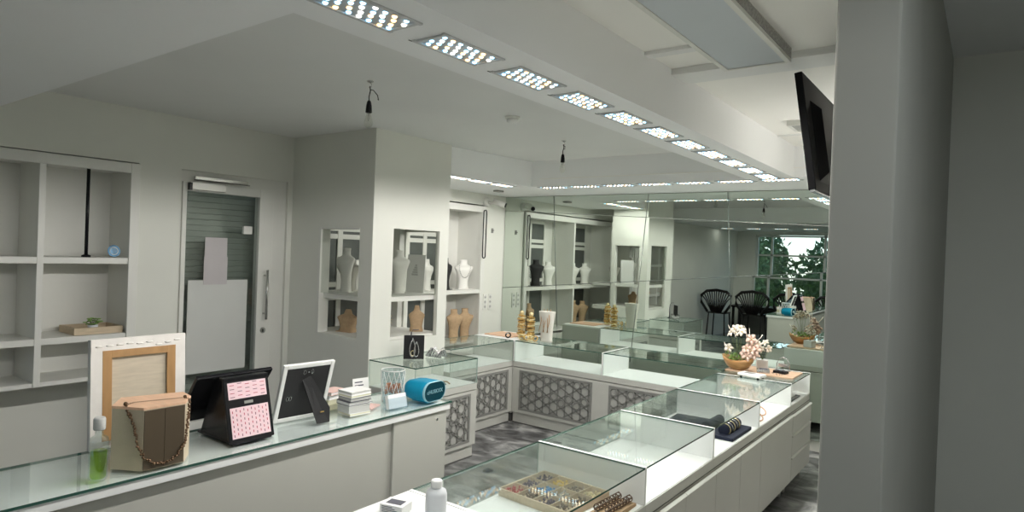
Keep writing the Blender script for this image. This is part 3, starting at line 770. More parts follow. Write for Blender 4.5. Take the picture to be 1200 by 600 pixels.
g = G(); g.T = lean; I = W2-.042
g.box(.0, .0075, -I, -I+.035, .03, H-.045, c=.001); g.box(.0, .0075, I-.035, I, .03, H-.045, c=.001); g.box(.0, .0078, -I+.035, I-.035, H-.075, H-.045, c=.001); g.box(.0, .0078, -I+.035, I-.035, .03, .06, c=.001)
link('stretcher_bars', g, 'wood', t)
g = G(); g.T = lean; g.box(-.012, -.006, -I+.03, I-.03, .03, H-.06); link('canvas_back', g, 'canvasback', t)
g = G(); g.T = lean
for k in range(7): g.box(.0066, .0071, W2-.014, W2-.010, .13+k*.008, .134+k*.008)
link('edge_print', g, 'pagegrey', t)
# jewellery box stand
t = thing('jewellery_block', 'faceted beige jewellery display block with peach wooden top on the counter', 'display block', (0, 0, TZ))
P = [(-2.549, 1.023), (-2.442, 1.086), (-2.440, 1.235), (-2.515, 1.292), (-2.60, 1.304), (-2.66, 1.10)]
g = G(); g.prism(P, 0, .222); link('body', g, 'boxside', t)
g = G(); C_ = (-2.53, 1.17); g.prism([(C_[0]+(p[0]-C_[0])*1.012, C_[1]+(p[1]-C_[1])*1.012) for p in P], .222, .231); link('top', g, 'boxtop', t)
g = G()
a, b2 = Vector((-2.4405, 1.086)), Vector((-2.4385, 1.235)); mid = (a+b2)/2
g.box(-2.4415, -2.4375, 1.088, mid.y-.0008, .003, .219); g.box(-2.4415, -2.4375, mid.y+.0008, 1.233, .003, .219)
link('front_doors', g, 'boxface', t)
# pearl necklace over the block
def chain(pts, step, r, seed=1):
    g = G(); random.seed(seed); P_ = [Vector(p) for p in pts]; out = []
    acc = 0
    for p, q in zip(P_, P_[1:]):
        L_ = (q-p).length; n = max(1, int(L_/step))
        for k in range(n): out.append(p.lerp(q, k/n))
    for i, p in enumerate(out):
        rr = r*random.uniform(.75, 1.2)
        g.ball(p+Vector((random.uniform(-.2, .2)*r, random.uniform(-1, 1)*r, random.uniform(-.6, .6)*r)), rr, seg=6)
    return g
def cat(p0, p1, sag, n=16, xout=0):
    p0, p1 = Vector(p0), Vector(p1)
    return [p0.lerp(p1, t_)+Vector((xout*4*t_*(1-t_), 0, -sag*(1-(2*t_-1)**4))) for t_ in [k/n for k in range(n+1)]]
fr = [(-2.515, 1.055, 1.186), (-2.488, 1.052, 1.17), (-2.470, 1.062, 1.12), (-2.452, 1.073, 1.05), (-2.436, 1.088, 1.0), (-2.431, 1.12, .975), (-2.431, 1.165, .968), (-2.431, 1.205, .985), (-2.434, 1.237, 1.03), (-2.446, 1.25, 1.10), (-2.462, 1.262, 1.185)]
g = chain(fr, .0042, .0046)
for p, q in ((fr[-1], (-2.485, 1.25, 1.187)), ((-2.485, 1.25, 1.187), (-2.53, 1.09, 1.187)), ((-2.53, 1.09, 1.187), fr[0])):
    P0, P1 = Vector(p), Vector(q)
    n = int((P1-P0).length/.006)
    for k in range(n): g.ball(P0.lerp(P1, k/n), .0022, seg=5)
g.ball((-2.505, 1.05, 1.192), .008, seg=8); g.ball((-2.475, 1.25, 1.192), .007, seg=8)
one('bead_necklace', g, 'pearl', 'bronze bead necklace draped over the faceted jewellery block', 'necklace')
# pos display: black stand with two pink cards on the customer side
t = thing('pos_terminal', 'black till terminal with pink patterned cards on its customer display', 'till terminal', (-2.49, 1.553, TZ))
tl = Matrix.Translation((0, 0, .006)) @ Matrix.Rotation(radians(-15), 4, 'Y')
g = G(); g.T = tl; g.box(-.014, 0, -.104, .104, 0, .268, c=.005); link('customer_display', g, 'black', t)
g = G(); g.T = tl; g.box(0, .0012, -.088, .088, .018, .145)
for r in range(6):
    for c_ in range(10):
        yy = -.078+c_*.0172; zz = .030+r*.0195+(c_ % 2)*.006; g.box(.0012, .0015, yy-.0018, yy+.0018, zz-.005, zz+.005, m=1+(r+c_) % 2)
link('lower_card', g, ['pinkpat', 'plumink', 'redink'], t)
g = G(); g.T = tl; g.box(0, .0012, -.088, .088, .18, .25)
for r in range(4):
    for c_ in range(5):
        yy = -.070+c_*.035; zz = .189+r*.0165+(c_ % 2)*.006; g.box(.0012, .0015, yy-.010, yy+.010, zz-.0014, zz+.0014, m=1+(r+c_) % 2)
link('upper_card', g, ['pinkpat', 'plumink', 'redink'], t)
g = G(); g.T = tl; g.box(0, .0012, -.02, .02, .156, .168); link('sensor_window', g, 'lattice', t)
g = G(); g.T = Matrix.Translation((-.165, -.005, .255)) @ Matrix.Rotation(radians(38), 4, 'Y'); g.box(-.018, 0, -.16, .195, -.27, .008, c=.004); link('cashier_screen', g, 'black', t)
g = G(); g.prism([(-.27, .008), (-.012, .008), (-.075, .262), (-.17, .245)], -.085, .085, axis='y'); link('hinge_housing', g, 'black', t)
g = G(); g.box(-.29, .0, -.09, .09, 0, .008, c=.002); link('foot_plate', g, 'black', t)
g = G(); g.T = Matrix.Translation((-.07, 0, .262)); g.box(-.03, .006, -.105, .105, -.006, .008, c=.004); link('hinge_cover', g, 'black', t)
# picture frame seen from behind
t = thing('picture_frame', 'white picture frame seen from behind with its black strut leg out', 'picture frame', (-2.655, 1.895, TZ), radians(-4))
fl = Matrix.Rotation(radians(17), 4, 'Y'); w, h = .135, .295
g = G(); g.T = fl; f_ = .02
g.box(-.016, .002, -w, -w+f_, 0, h, c=.003); g.box(-.016, .002, w-f_, w, 0, h, c=.003); g.box(-.016, .002, -w+f_, w-f_, 0, f_, c=.003); g.box(-.016, .002, -w+f_, w-f_, h-f_, h, c=.003)
link('moulding', g, 'paper', t)
g = G(); g.T = fl; g.box(-.006, -.001, -w+f_, w-f_, f_, h-f_); link('backboard', g, 'blackmatt', t)
g = G(); g.T = fl
for (yy, zz) in ((-.02, h-.045), (.02, h-.045), (-.085, .12), (-.07, .12)): g.torus((.0, yy, zz), .011, .0012, n=14, k=4, rot=Matrix.Rotation(R90, 4, 'Y'), sx=1, sy=.6)
g.cyl((0, 0, h-.045), (.003, 0, h-.045), .004, 8)
link('clasps', g, 'silver', t)
g = G()
top = Vector((.058, -.0, .20)); 
A = [(.135, .015, 0), (.135, .082, 0), (.122, .090, .065), (.068, .018, .215), (.056, -.028, .215)]
va = [g.v(p) for p in A]; vb = [g.v((p[0]-.004, p[1], p[2])) for p in A]
g.face(va); g.face(vb[::-1])
for i in range(5): g.face([va[i], va[(i+1) % 5], vb[(i+1) % 5], vb[i]])
g.box(.124, .128, .035, .055, .05, .055, m=1)
link('strut', g, ['blackmatt', 'gold'], t)

# stacks of notebooks
def booklet(x, y, z, w, l, h, rz, cover, page, label, grp):
    t = thing('notebook', label, 'notebook', (x, y, z), rz, grp)
    g = G(); g.box(-w/2+.002, w/2-.002, -l/2+.002, l/2-.002, .0015, h-.0015); link('pages', g, page, t)
    g = G(); g.box(-w/2, w/2, -l/2, l/2, h-.0035, h); g.box(-w/2, w/2, -l/2, l/2, 0, .003); g.box(-w/2, -w/2+.0015, -l/2, l/2, .0015, h-.0015); link('cover', g, cover, t)
    return t
z = TZ
nm = ['bottom', 'second from the bottom', 'third from the bottom', 'fourth from the bottom', 'second from the top', 'topmost']
cv = ['paper', 'pagegrey', 'ink', 'ink', 'paper', 'paper']; hs = [.014, .036, .020, .020, .014, .016]
for k in range(6):
    booklet(-2.565+random.uniform(-.004, .004), 2.155+random.uniform(-.004, .004), z, .105, .125, hs[k], radians(-4+random.uniform(-5, 5)), cv[k], ('papercream', 'pagegrey', 'paper', 'pagegrey', 'papercream', 'pagegrey')[k], 'white notebook in the tall pile in front, %s' % nm[k], 'notebooks in the tall pile'); z += hs[k]
z = TZ; cv = ['papercream', 'papercream', 'paper', 'paperpink']; hs = [.024, .028, .024, .016]; nm = ['bottom', 'second from the bottom', 'second from the top', 'topmost']
for k in range(4):
    booklet(-2.735+random.uniform(-.005, .005), 2.15+random.uniform(-.005, .005), z, .095, .12, hs[k], radians(6+random.uniform(-6, 6)), cv[k], 'papercream' if k < 2 else 'paper', '%s notebook in the short pile behind the picture frame, %s' % (['yellow', 'yellow', 'white', 'pink'][k], nm[k]), 'notebooks in the short pile'); z += hs[k]
def card(x, y, z, w, h, rz, lean_, label, ink=True, name='price_card', m='paper'):
    g = G(); g.T = Matrix.Rotation(radians(lean_), 4, 'Y'); g.box(-.0008, .0008, -w/2, w/2, 0, h)
    if ink:
        for r in range(5): g.box(.0008, .0011, -w*.38, w*(.1+.06*(r % 3)), h*(.82-.13*r), h*(.87-.13*r), m=1)
    return one(name, g, [m, 'ink'], label, 'card', loc=(x, y, z), rz=rz)
card(-2.70, 2.32, TZ, .10, .132, radians(-8), -8, 'white printed card standing behind the tall notebook pile')
# crystal tumbler
t = thing('crystal_tumbler', 'cut crystal tumbler holding orange sweets on the counter', 'tumbler', (-2.59, 2.44, TZ))
g = G()
n = 40; rings = []
for j in range(15):
    z_ = .004+.176*j/14; r0 = .055+.008*j/14
    rings.append([((r0+.0022*((i//2+j) % 2))*cos(2*pi*i/n), (r0+.0022*((i//2+j) % 2))*sin(2*pi*i/n), z_) for i in range(n)])
g.loops(rings, caps=False, smooth=False)
g.loops([[(r*cos(2*pi*i/n), r*sin(2*pi*i/n), z_) for i in range(n)] for r, z_ in ((.052, .004), (.055, .02), (.060, .18))], caps=False)
g.lathe([(.054, 0), (.054, .006)], n=40)
link('glass_body', g, 'crystal', t)
g = G()
for j in range(14):
    for s in (-1, 1):
        pts = [((.0585+.0075*(k/12))*cos(s*(.7*k/12)+2*pi*j/14), (.0585+.0075*(k/12))*sin(s*(.7*k/12)+2*pi*j/14), .01+.165*k/12) for k in range(13)]
        g.tube(pts, .0017, 4)
g.torus((0, 0, .18), .063, .003, n=36, k=5)
link('cut_pattern', g, 'paper', t)
g = G(); random.seed(11)
for k in range(75):
    a = random.uniform(0, 2*pi); r = .043*math.sqrt(random.random()); g.ball((r*cos(a), r*sin(a), random.uniform(.055, .10)), .0085, seg=6, sc_=(1, .8, .9))
one('orange_sweets', g, 'amber', 'orange wrapped sweets heaped inside the crystal tumbler', 'sweets', loc=(-2.59, 2.44, TZ), kind='stuff')
# acrylic card holder with cards
t = thing('card_holder', 'clear acrylic card holder in front of the crystal tumbler', 'card holder', (-2.475, 2.37, TZ), radians(-3))
g = G(); g.box(-.045, .02, -.065, .065, 0, .004); g.T = Matrix.Rotation(radians(-14), 4, 'Y'); g.box(-.022, -.019, -.065, .065, .0, .10); g.box(.012, .015, -.065, .065, .0, .058); link('holder', g, 'acrylic', t)
g = G(); g.T = Matrix.Translation((-2.475, 2.37, TZ)) @ Matrix.Rotation(radians(-3), 4, 'Z') @ Matrix.Rotation(radians(-14), 4, 'Y'); g.box(-.016, .009, -.060, .060, .004, .075)
one('business_cards', g, 'paper', 'stack of white business cards standing in the acrylic holder', 'cards', kind='stuff')
g = G(); g.box(-.035, .035, -.05, .05, 0, .008, c=.001); one('flat_card', g, 'paperpink', 'flat pink leaflet stack lying left of the crystal tumbler', 'leaflet', loc=(-2.60, 2.29, TZ), rz=radians(20))
g = G(); g.box(-.04, .04, -.055, .055, 0, .01, c=.001); one('flat_card', g, 'paper', 'flat white leaflet stack lying behind the pink leaflets', 'leaflet', loc=(-2.70, 2.31, TZ), rz=radians(10))
# blue speaker
t = thing('bluetooth_speaker', 'bright blue oval speaker on the far end of the counter', 'speaker', (-2.512, 2.605, TZ), radians(4))
def stad(w, h, n=20, ex=0):   # stadium outline, in (y,z)
    r = h/2; out = []
    for k in range(n): a = -pi/2+pi*k/(n-1); out.append((w/2-r+r*cos(a)*1.0+ex*cos(a), r+(r+ex)*sin(a)))
    for k in range(n): a = pi/2+pi*k/(n-1); out.append((-(w/2-r)+r*cos(a)+ex*cos(a), r+(r+ex)*sin(a)))
    return out
g = G(); S0 = stad(.185, .108)
def ring(x, s): return [(x, y*s, .054+(z_-.054)*s+.006) for y, z_ in S0]
g.loops([ring(-.085, .80), ring(-.07, .93), ring(-.03, 1.0), ring(.055, 1.0), ring(.07, .97)]); link('body', g, 'cyan', t)
g = G(); S1 = [ring(.066, 1.0), ring(.0785, .985), ring(.0785, .95), ring(.070, .93)]; g.loops(S1, caps=False); link('rim', g, 'cyanrim', t)
g = G(); g.loops([ring(.068, .95), ring(.0765, .945)]); gr = link('grille', g, 'tealmesh', t)
g = G(); g.box(-.05, .06, -.045, .045, 0, .012, c=.003); link('foot', g, 'cyan', t)
textmesh('lettering', 'cHUSKXX', .030, 'cyanrim', gr, Matrix.Translation((.0772, 0, .060)) @ Matrix.Rotation(R90, 4, 'Z') @ Matrix.Rotation(R90, 4, 'X'))

# bottle and card on the island near end
t = thing('plastic_bottle', 'white plastic bottle with ribbed cap on the near end of the island', 'bottle', (-1.515, 1.65, .865))
g = G(); g.lathe([(.034, 0), (.037, .004), (.037, .085), (.033, .098), (.018, .106), (.016, .110)], n=24); link('body', g, 'plastic', t)
g = G(); g.lathe([(.0185, .108), (.0195, .110), (.0195, .130), (.0175, .133), (.004, .1335)], n=24); link('cap', g, 'paper', t)
t = thing('box_of_tissues', 'small white printed carton beside the plastic bottle on the island end', 'carton', (-1.66, 1.60, .865), radians(15))
g = G(); g.box(-.045, .045, -.035, .035, 0, .032, c=.002); link('carton', g, 'paper', t)
g = G()
for k in range(4): g.box(-.036, .036-.01*k, -.0356, -.035, .006+.006*k, .0085+.006*k)
g.box(-.03, .03, -.02, .02, .032, .0325); link('print', g, 'ink', t)

# ------------------------------------------------------------------ island contents
DK = .6955
t = thing('bead_tray', 'wooden compartment tray of coloured beads in the nearest island showcase', 'tray', (-1.55, 2.47, DK), radians(-4))
g = G(); tw, tlh, th = .185, .165, .035
g.box(-tw, tw, -tlh, tlh, 0, .006)
for a in (-1, 1): g.box(-tw, tw, a*tlh-.004, a*tlh+.004, .0, th, c=.001); g.box(a*tw-.004, a*tw+.004, -tlh, tlh, 0, th, c=.001)
link('tray_box', g, 'woodtray', t)
g = G()
for k in range(1, 4): x = -tw+2*tw*k/4; g.box(x-.002, x+.002, -tlh+.004, tlh-.004, .006, th-.003)
for k in range(1, 3): y = -tlh+2*tlh*k/3; g.box(-tw+.004, tw-.004, y-.002, y+.002, .006, th-.004)
link('partitions', g, 'woodtray', t)
cm = [['red', 'purple', 'purple'], ['brown', 'blue', 'yellow'], ['purple', 'silver', 'brown'], ['brown', 'brown', 'goldpale']]
cn = {'red': 'red', 'purple': 'dark purple', 'blue': 'bright blue', 'yellow': 'yellow', 'brown': 'brown', 'silver': 'silver', 'goldpale': 'pale gold'}
rown = ['leftmost', 'second', 'third', 'rightmost']; coln = ['near', 'middle', 'far']
random.seed(21)
TM = Matrix.Translation((-1.55, 2.47, DK)) @ Matrix.Rotation(radians(-4), 4, 'Z')
for i in range(4):
    for j in range(3):
        cx_ = -tw+2*tw*(i+.5)/4; cy_ = -tlh+2*tlh*(j+.5)/3
        g = G(); g.T = TM
        for k in range(34): g.ball((cx_+random.uniform(-.034, .034), cy_+random.uniform(-.040, .040), random.uniform(.012, .026)), random.uniform(.004, .0065), seg=6)
        one('bead_pile', g, cm[i][j], '%s beads in the %s compartment of the %s row of the tray' % (cn[cm[i][j]], coln[j], rown[i]), 'beads', kind='stuff')
# ring stands with coiled dark rings
t = thing('ring_board', 'tan board for rings behind the bead tray in the nearest showcase', 'ring stand', (-1.262, 2.50, DK), radians(2))
g = G(); g.prism([(-.13, 0), (.13, 0), (.13, .012), (-.13, .03)], -.05, .045, axis='x'); link('board', g, 'bustt', t)
g = G(); g.cyl((-.03, -.125, .046), (-.03, .125, .030), .005, 8); g.cyl((.022, -.125, .046), (.022, .125, .030), .005, 8); link('bars', g, 'brown', t)
for r in range(2):
    for k in range(8):
        g = G(); g.torus((0, 0, 0), .0135, .0026, n=16, k=5, rot=Matrix.Rotation(R90, 4, 'X')); g.ball((0, 0, .015), .004, seg=6)
        o = one('finger_ring', g, 'brown', 'dark ring on the %s bar of the ring board, %s from the near end' % (('left', 'right')[r], ORD[k]), 'ring', 'dark rings on the ring board')
        o.location = TMr = Matrix.Translation((-1.262, 2.50, DK)) @ Matrix.Rotation(radians(2), 4, 'Z') @ Vector((-.03+.052*r, -.105+.03*k, .047-.0018*k)); o.rotation_euler = (0, 0, radians(8))
g = G(); g.pane(-.05, .05, -.0015, .0015, 0, .05); o = one('acrylic_sign', g, ['acrylic', 'brown'], 'clear acrylic tent sign at the right edge of the nearest showcase', 'sign', loc=(-1.25, 2.31, DK+.002), rz=radians(-50)); o.rotation_euler = (radians(-12), 0, radians(-50))
# navy trays with bracelets
t = thing('bracelet_tray', 'navy velvet bracelet tray at the staff edge of the third showcase', 'tray', (-1.345, 4.13, DK), radians(0))
g = G(); g.box(-.13, .13, -.19, .19, 0, .022, c=.006); link('tray_base', g, 'navy', t)
g = G()
for x in (-.06, .05): g.cyl((x, -.13, .045), (x, .13, .045), .032, 16)
link('bolsters', g, 'navy', t)
def bangle(R, r, m, label, grp, loc, rot, sx=1., sy=1.):
    g = G(); g.torus((0, 0, 0), R, r, n=32, k=6, sx=sx, sy=sy); o = one('bangle', g, m, label, 'bangle', grp, loc=loc); o.rotation_euler = rot; return o
for k in range(5):
    bangle(.036, .0028, 'silver' if k % 2 else 'goldpale', 'slim bangle over the velvet roll nearest the staff edge, %s from the near end' % ORD[k], 'bangles on the velvet rolls', (-1.295, 4.03+.045*k, DK+.045), (R90, 0, 0))
t = thing('bracelet_tray', 'flat navy tray with silver bracelets at the left of the third showcase', 'tray', (-1.60, 4.10, DK), radians(4))
g = G(); g.box(-.11, .11, -.24, .24, 0, .014, c=.004); link('tray_base', g, 'navy', t)
for k in range(4):
    bangle(.032, .0025, 'silver', 'silver bracelet lying on the flat navy tray, %s from the near end' % ORD[k], 'silver bracelets on the flat tray', (-1.60, 3.93+.11*k, DK+.0175), (0, 0, .3*k), 1, .8)
# copper bangles, standing
for k, (x, y, R, rz) in enumerate(((-1.27, 4.60, .050, .5), (-1.30, 4.78, .050, .35), (-1.38, 4.95, .045, .6), (-1.45, 4.70, .045, .2))):
    bangle(R, .0045, 'copper', 'copper bangle leaning low in the fourth showcase, %s from the near end' % ORD[k], 'copper bangles in the fourth showcase', (x, y, DK+.0315), (radians(30), 0, rz+.6))
t = thing('black_tray', 'thin black tray with papers inside the drawer end case', 'tray', (-1.36, 5.50, DK))
g = G(); g.box(-.14, .14, -.10, .18, 0, .012, c=.003); link('tray_base', g, 'black', t)
g = G(); g.box(-.10, .11, -.06, .14, .0125, .02); link('paper_insert', g, 'paper', t)

# ------------------------------------------------------------------ orchid end of the island
TP = .8645
g = G(); g.box(-.27, .27, -.17, .17, 0, .012, c=.002); one('wooden_board', g, 'woodpale', 'pale wooden board on the glass top at the far end of the island', 'board', loc=(-1.50, 5.62, TP))
TB = TP+.012
t = thing('orchid_bowl', 'boat-shaped carved wooden bowl with pink and cream orchids on the island', 'flower arrangement', (-1.68, 5.50, TB), radians(-12)); t.scale = (1.12, 1.12, 1.12)
g = G(); n = 28
def bring(sx, sy, z_, dz): return [(sx*cos(2*pi*i/n), sy*sin(2*pi*i/n), z_+dz*abs(cos(2*pi*i/n))**2) for i in range(n)]
g.loops([bring(.045, .03, 0, 0), bring(.085, .055, .02, .004), bring(.115, .072, .05, .018), bring(.125, .078, .075, .03), bring(.115, .068, .074, .03), bring(.08, .05, .045, .01)], caps=True); link('bowl', g, 'bowl', t)
g = G(); random.seed(9)
for k in range(70):
    a = random.uniform(0, 2*pi); r = random.uniform(.02, .11); p = Vector((r*cos(a), r*.65*sin(a), .06+random.uniform(0, .05)))
    old = g.T; g.T = Matrix.Translation(p) @ Euler((random.uniform(-1, 1), random.uniform(-1, 1), random.uniform(0, 6))).to_matrix().to_4x4()
    g.loops([[(0, 0, 0), (.004, .001, 0), (.004, -.001, 0)], [(.018, 0, .004), (.018, .008, 0), (.018, -.008, 0)], [(.038, 0, .002), (.037, .002, 0), (.037, -.002, 0)]], smooth=True); g.T = old
link('foliage', g, 'leaf', t)
def flower(g, c, R, m=0, seed=0):
    rnd = random.Random(seed); old = g.T
    g.T = Matrix.Translation(c) @ Euler((rnd.uniform(.6, 1.5), rnd.uniform(-.5, .5), rnd.uniform(-.9, .9))).to_matrix().to_4x4()
    for k in range(5):
        a = 2*pi*k/5; wd = R*(.55 if k % 2 else .42)
        T1 = g.T; g.T = g.T @ Matrix.Rotation(a, 4, 'Z')
        g.loops([[(R*.05, -.002, 0), (R*.05, .002, 0), (R*.05, 0, .0015)], [(R*.5, -wd*.8, .004), (R*.5, wd*.8, .004), (R*.5, 0, .010)], [(R*.8, -wd*.6, .002), (R*.8, wd*.6, .002), (R*.8, 0, .008)], [(R, -.003, -.003), (R, .003, -.003), (R, 0, -.001)]], m=m)
        g.T = T1
    g.ball((0, 0, .006), R*.16, m=1, seg=6); g.T = old
FC = [(-.035, 0, .30, 0), (.0, .01, .31, 0), (-.02, .0, .275, 0), (.03, -.01, .285, 0), (-.065, .0, .27, 0), (.10, 0, .24, 1), (.115, .01, .20, 1), (.075, -.02, .17, 1), (.11, -.02, .155, 1), (.05, -.02, .145, 1), (.14, 0, .165, 1), (-.075, -.01, .155, 0), (.09, -.03, .12, 1), (.13, -.01, .13, 1)]
g = G()
for k, (x, y, z_, p) in enumerate(FC): g.tube([(x*.15, 0, .05), (x*.5, y*.5, z_*.6), (x, y+.008, z_-.005)], .0018, 5)
for pts in ([(.06, 0, .07), (.065, 0, .22), (.055, 0, .30), (.035, 0, .335)], [(.07, 0, .07), (.085, 0, .25), (.08, 0, .32)]): g.tube(pts, .004, 6, m=1, r2=.0015)
g.tube([(.12, 0, .2), (.17, 0, .26), (.185, 0, .285)], .003, 5, m=1); g.tube([(-.06, 0, .27), (-.085, 0, .31), (-.09, 0, .325)], .003, 5, m=1); g.tube([(-.07, 0, .1), (-.11, 0, .17), (-.12, 0, .19)], .0035, 5, m=1)
link('stems', g, ['stem', 'petalw'], t)
for k, (x, y, z_, p) in enumerate(FC):
    g = G(); flower(g, (x, y, z_), .040 if p == 0 else .045, 0, k); link('orchid_flower', g, [('petalw', 'petalp')[p], 'goldpale'], t)
# small white pot behind
t = thing('orchid_pot', 'grey and white square pot of cream orchids behind the wooden bowl', 'flower pot', (-1.55, 5.74, TB), radians(20))
g = G(); g.prism([(-.045, -.045), (.045, -.045), (.045, .045), (-.045, .045)], 0, .075); link('pot', g, 'pagegrey', t)
g = G()
for k, (x, z_) in enumerate(((-.03, .2), (.02, .22), (.05, .17), (-.01, .16))): g.tube([(0, 0, .07), (x*.6, 0, z_*.7), (x, 0, z_)], .0018, 5)
link('stems', g, 'stem', t)
for k, (x, z_) in enumerate(((-.03, .2), (.02, .22), (.05, .17), (-.01, .16))):
    g = G(); flower(g, (x, .01, z_), .036, 0, 50+k); link('orchid_flower', g, ['petalw', 'goldpale'], t)
# white device, black case, glasses
t = thing('card_reader', 'white card reader with dark screen lying before the orchid bowl', 'card reader', (-1.50, 5.28, TP), radians(80))
g = G(); g.box(-.055, .055, -.095, .095, .012, .034, c=.006); link('body', g, 'paper', t)
g = G(); g.box(-.03, .03, -.02, .06, .0342, .036); link('screen', g, 'lattice', t)
for x, y in ((-.04, -.07), (.04, -.07), (-.04, .07), (.04, .07)):
    g = G(); g.cyl((x, y, 0), (x, y, .013), .009, 10); link('foot', g, 'black', t)
g = G(); g.box(-.03, .03, -.055, .055, 0, .022, c=.006); one('spectacle_case', g, 'black', 'black case lying on the board right of the orchid bowl', 'case', loc=(-1.36, 5.60, TB), rz=radians(75))
g = G(); g.box(-.05, .05, -.04, .04, 0, .03, c=.006); g.box(-.03, .03, -.025, .025, .03, .034, m=1); one('small_gadget', g, ['silver', 'ink'], 'small grey gadget on the board next to the orchid bowl', 'gadget', loc=(-1.48, 5.52, TB), rz=radians(20))
t = thing('spectacles', 'folded spectacles with dark frame on the board near the island corner', 'spectacles', (-1.34, 5.52, TB), radians(60))
g = G(); g.torus((-.028, 0, .016), .021, .0018, n=20, k=5, rot=Matrix.Rotation(R90, 4, 'X')); g.torus((.028, 0, .016), .021, .0018, n=20, k=5, rot=Matrix.Rotation(R90, 4, 'X')); g.tube([(-.007, 0, .02), (0, 0, .024), (.007, 0, .02)], .0015, 5); link('rims', g, 'black', t)
for a in (-1, 1):
    g = G(); g.tube([(a*.048, 0, .02), (a*.046, .05, .012), (a*.02, .06, .004)], .0016, 5); link('temple', g, 'black', t)
t = thing('ring_arch_stand', 'silver arched earring stand at the mirror side of the island end', 'jewellery stand', (-1.38, 5.75, TB))
g = G(); g.tube([(-.05, 0, .005), (-.05, 0, .06), (-.03, 0, .10), (0, 0, .115), (.03, 0, .10), (.05, 0, .06), (.05, 0, .005)], .004, 8); g.box(-.06, .06, -.02, .02, 0, .006); link('arch', g, 'silver', t)
g = G(); g.box(-.04, .04, -.001, .001, .03, .06); link('crossbar', g, 'silver', t)

# ------------------------------------------------------------------ goods on the corner
g = G(); g.box(-.20, .17, -.16, .16, 0, .010, c=.002); one('wooden_board', g, 'boxtop', 'peach wooden board on the corner cabinet beside the gold jewellery', 'board', loc=(-4.30, 5.75, .8645))
CB = .8748
for i, (x, y) in enumerate(((-4.06, 5.68), (-3.95, 5.70))):
    t = thing('gold_bangle_tower', 'tall tower of gold bangles on the corner, %s one' % ('left', 'right')[i], 'bangle stand', (x, y, .8645 if i else .875), 0, 'gold bangle towers on the corner cabinet')
    g = G(); g.lathe([(.042, 0), (.042, .008), (.014, .012), (.014, .25), (.004, .262)], n=16); link('pole', g, 'gold', t)
    for k in range(11):
        g = G(); g.torus((random.uniform(-.004, .004), random.uniform(-.004, .004), .022+k*.021), .037+.004*sin(k*1.7), .0085, n=18, k=6, rot=Matrix.Rotation(random.uniform(-.25, .25), 4, 'X')); link('bangle_coil', g, 'gold' if k % 3 else 'goldpale', t)
    g = G(); g.ball((0, 0, .262), .026, seg=12); link('finial', g, 'goldpale', t)
t = thing('bracelet_roll_stand', 'cream jewellery tower stand hung with dark chains on the corner', 'jewellery stand', (-3.72, 5.66, .8645))
g = G(); g.loops([[(w_*cos(2*pi*i/20+.1), w_*.6*sin(2*pi*i/20+.1), z_) for i in range(20)] for z_, w_ in ((0, .075), (.02, .07), (.15, .075), (.31, .098), (.318, .096))]); link('body', g, 'woodpale' if 0 else 'busty', t)
for k in range(5):
    g = G(); x0_ = -.05+.025*k; g.tube([(x0_, -.042-.004*(k % 2), .312), (x0_+.012, -.049, .22), (x0_+.018*(1 if k % 2 else -1), -.046, .10)], .0035, 5); link('chain', g, 'bowl', t)
for k in range(3):
    g = G(); g.cyl((-.04+.04*k, 0, .318), (-.04+.04*k, 0, .345), .005, 6, r2=.002); link('prong', g, 'bustt', t)
for k in range(4):
    bangle(.033, .007, ('goldpale', 'gold')[k % 2], 'chunky gold bracelet lying between the towers and the chain stand, %s from the left' % ORD[k], 'chunky gold bracelets on the corner', (-3.96+.055*k, 5.555+.01*(k % 2), .8645+.031), (R90, 0, .5+.3*k), 1, .75)
t = thing('cuff_watch', 'black cuff on the left of the gold bangle towers', 'watch', (-4.14, 5.55, .8645))
g = G(); g.torus((0, 0, .03), .032, .008, n=20, k=6, rot=Matrix.Rotation(radians(70), 4, 'X'), sy=.75); link('strap', g, 'black', t)
g = G(); g.lathe([(.018, 0), (.018, .008), (.014, .01)], (0, -.012, .048), 16); link('dial', g, 'silver', t)
g = G(); g.box(-.05, .05, -.03, .03, 0, .01, c=.002); one('clear_block', g, 'acrylic', 'clear acrylic block under the chain stand edge on the showcase', 'block', loc=(-3.63, 5.53, .8645), rz=0)

# things on the near case by the column
t = thing('necklace_card', 'black square display card with a pale teardrop loop on the column case', 'jewellery display', (-3.86, 3.86, .8645), radians(50))
g = G(); g.box(-.085, .085, -.006, .006, 0, .20, c=.002); link('board', g, 'blackmatt', t)
g = G()
def drop(cx_, s, tilt): return [(cx_+s*.036*sin(a)*sin(a/2)+tilt*(1-cos(a))*0, -.010, .115+.075*cos(a)) for a in [2*pi*k/24 for k in range(24)]]
g.tube([(-.013+.030*sin(a)*sin(a/2), -.012, .10+.078*cos(a)) for a in [2*pi*k/24 for k in range(24)]], .006, 6, closed=True)
g.tube([(.020+.026*sin(a)*sin(a/2), -.015, .085+.062*cos(a)) for a in [2*pi*k/24 for k in range(24)]], .005, 6, closed=True)
link('teardrop_loops', g, 'silver', t)
g = G()
for k in range(16): a = 2*pi*k/16; g.ball((-.010+.014*cos(a), -.013, .05+.022*sin(a)), .004, seg=6)
link('beads', g, 'goldpale', t)
t = thing('display_hand', 'dark curved ring hand on a silver base behind the black display card', 'jewellery stand', (-3.94, 3.90, .8645))
g = G(); g.tube([(0, 0, 0), (0, 0, .16), (.004, .0, .21), (.02, .0, .235), (.07, .02, .24)], .007, 8, r2=.003); g.lathe([(.035, 0), (.035, .008), (.01, .014)], n=16); link('stem', g, 'ink', t)
g = G(); random.seed(14)
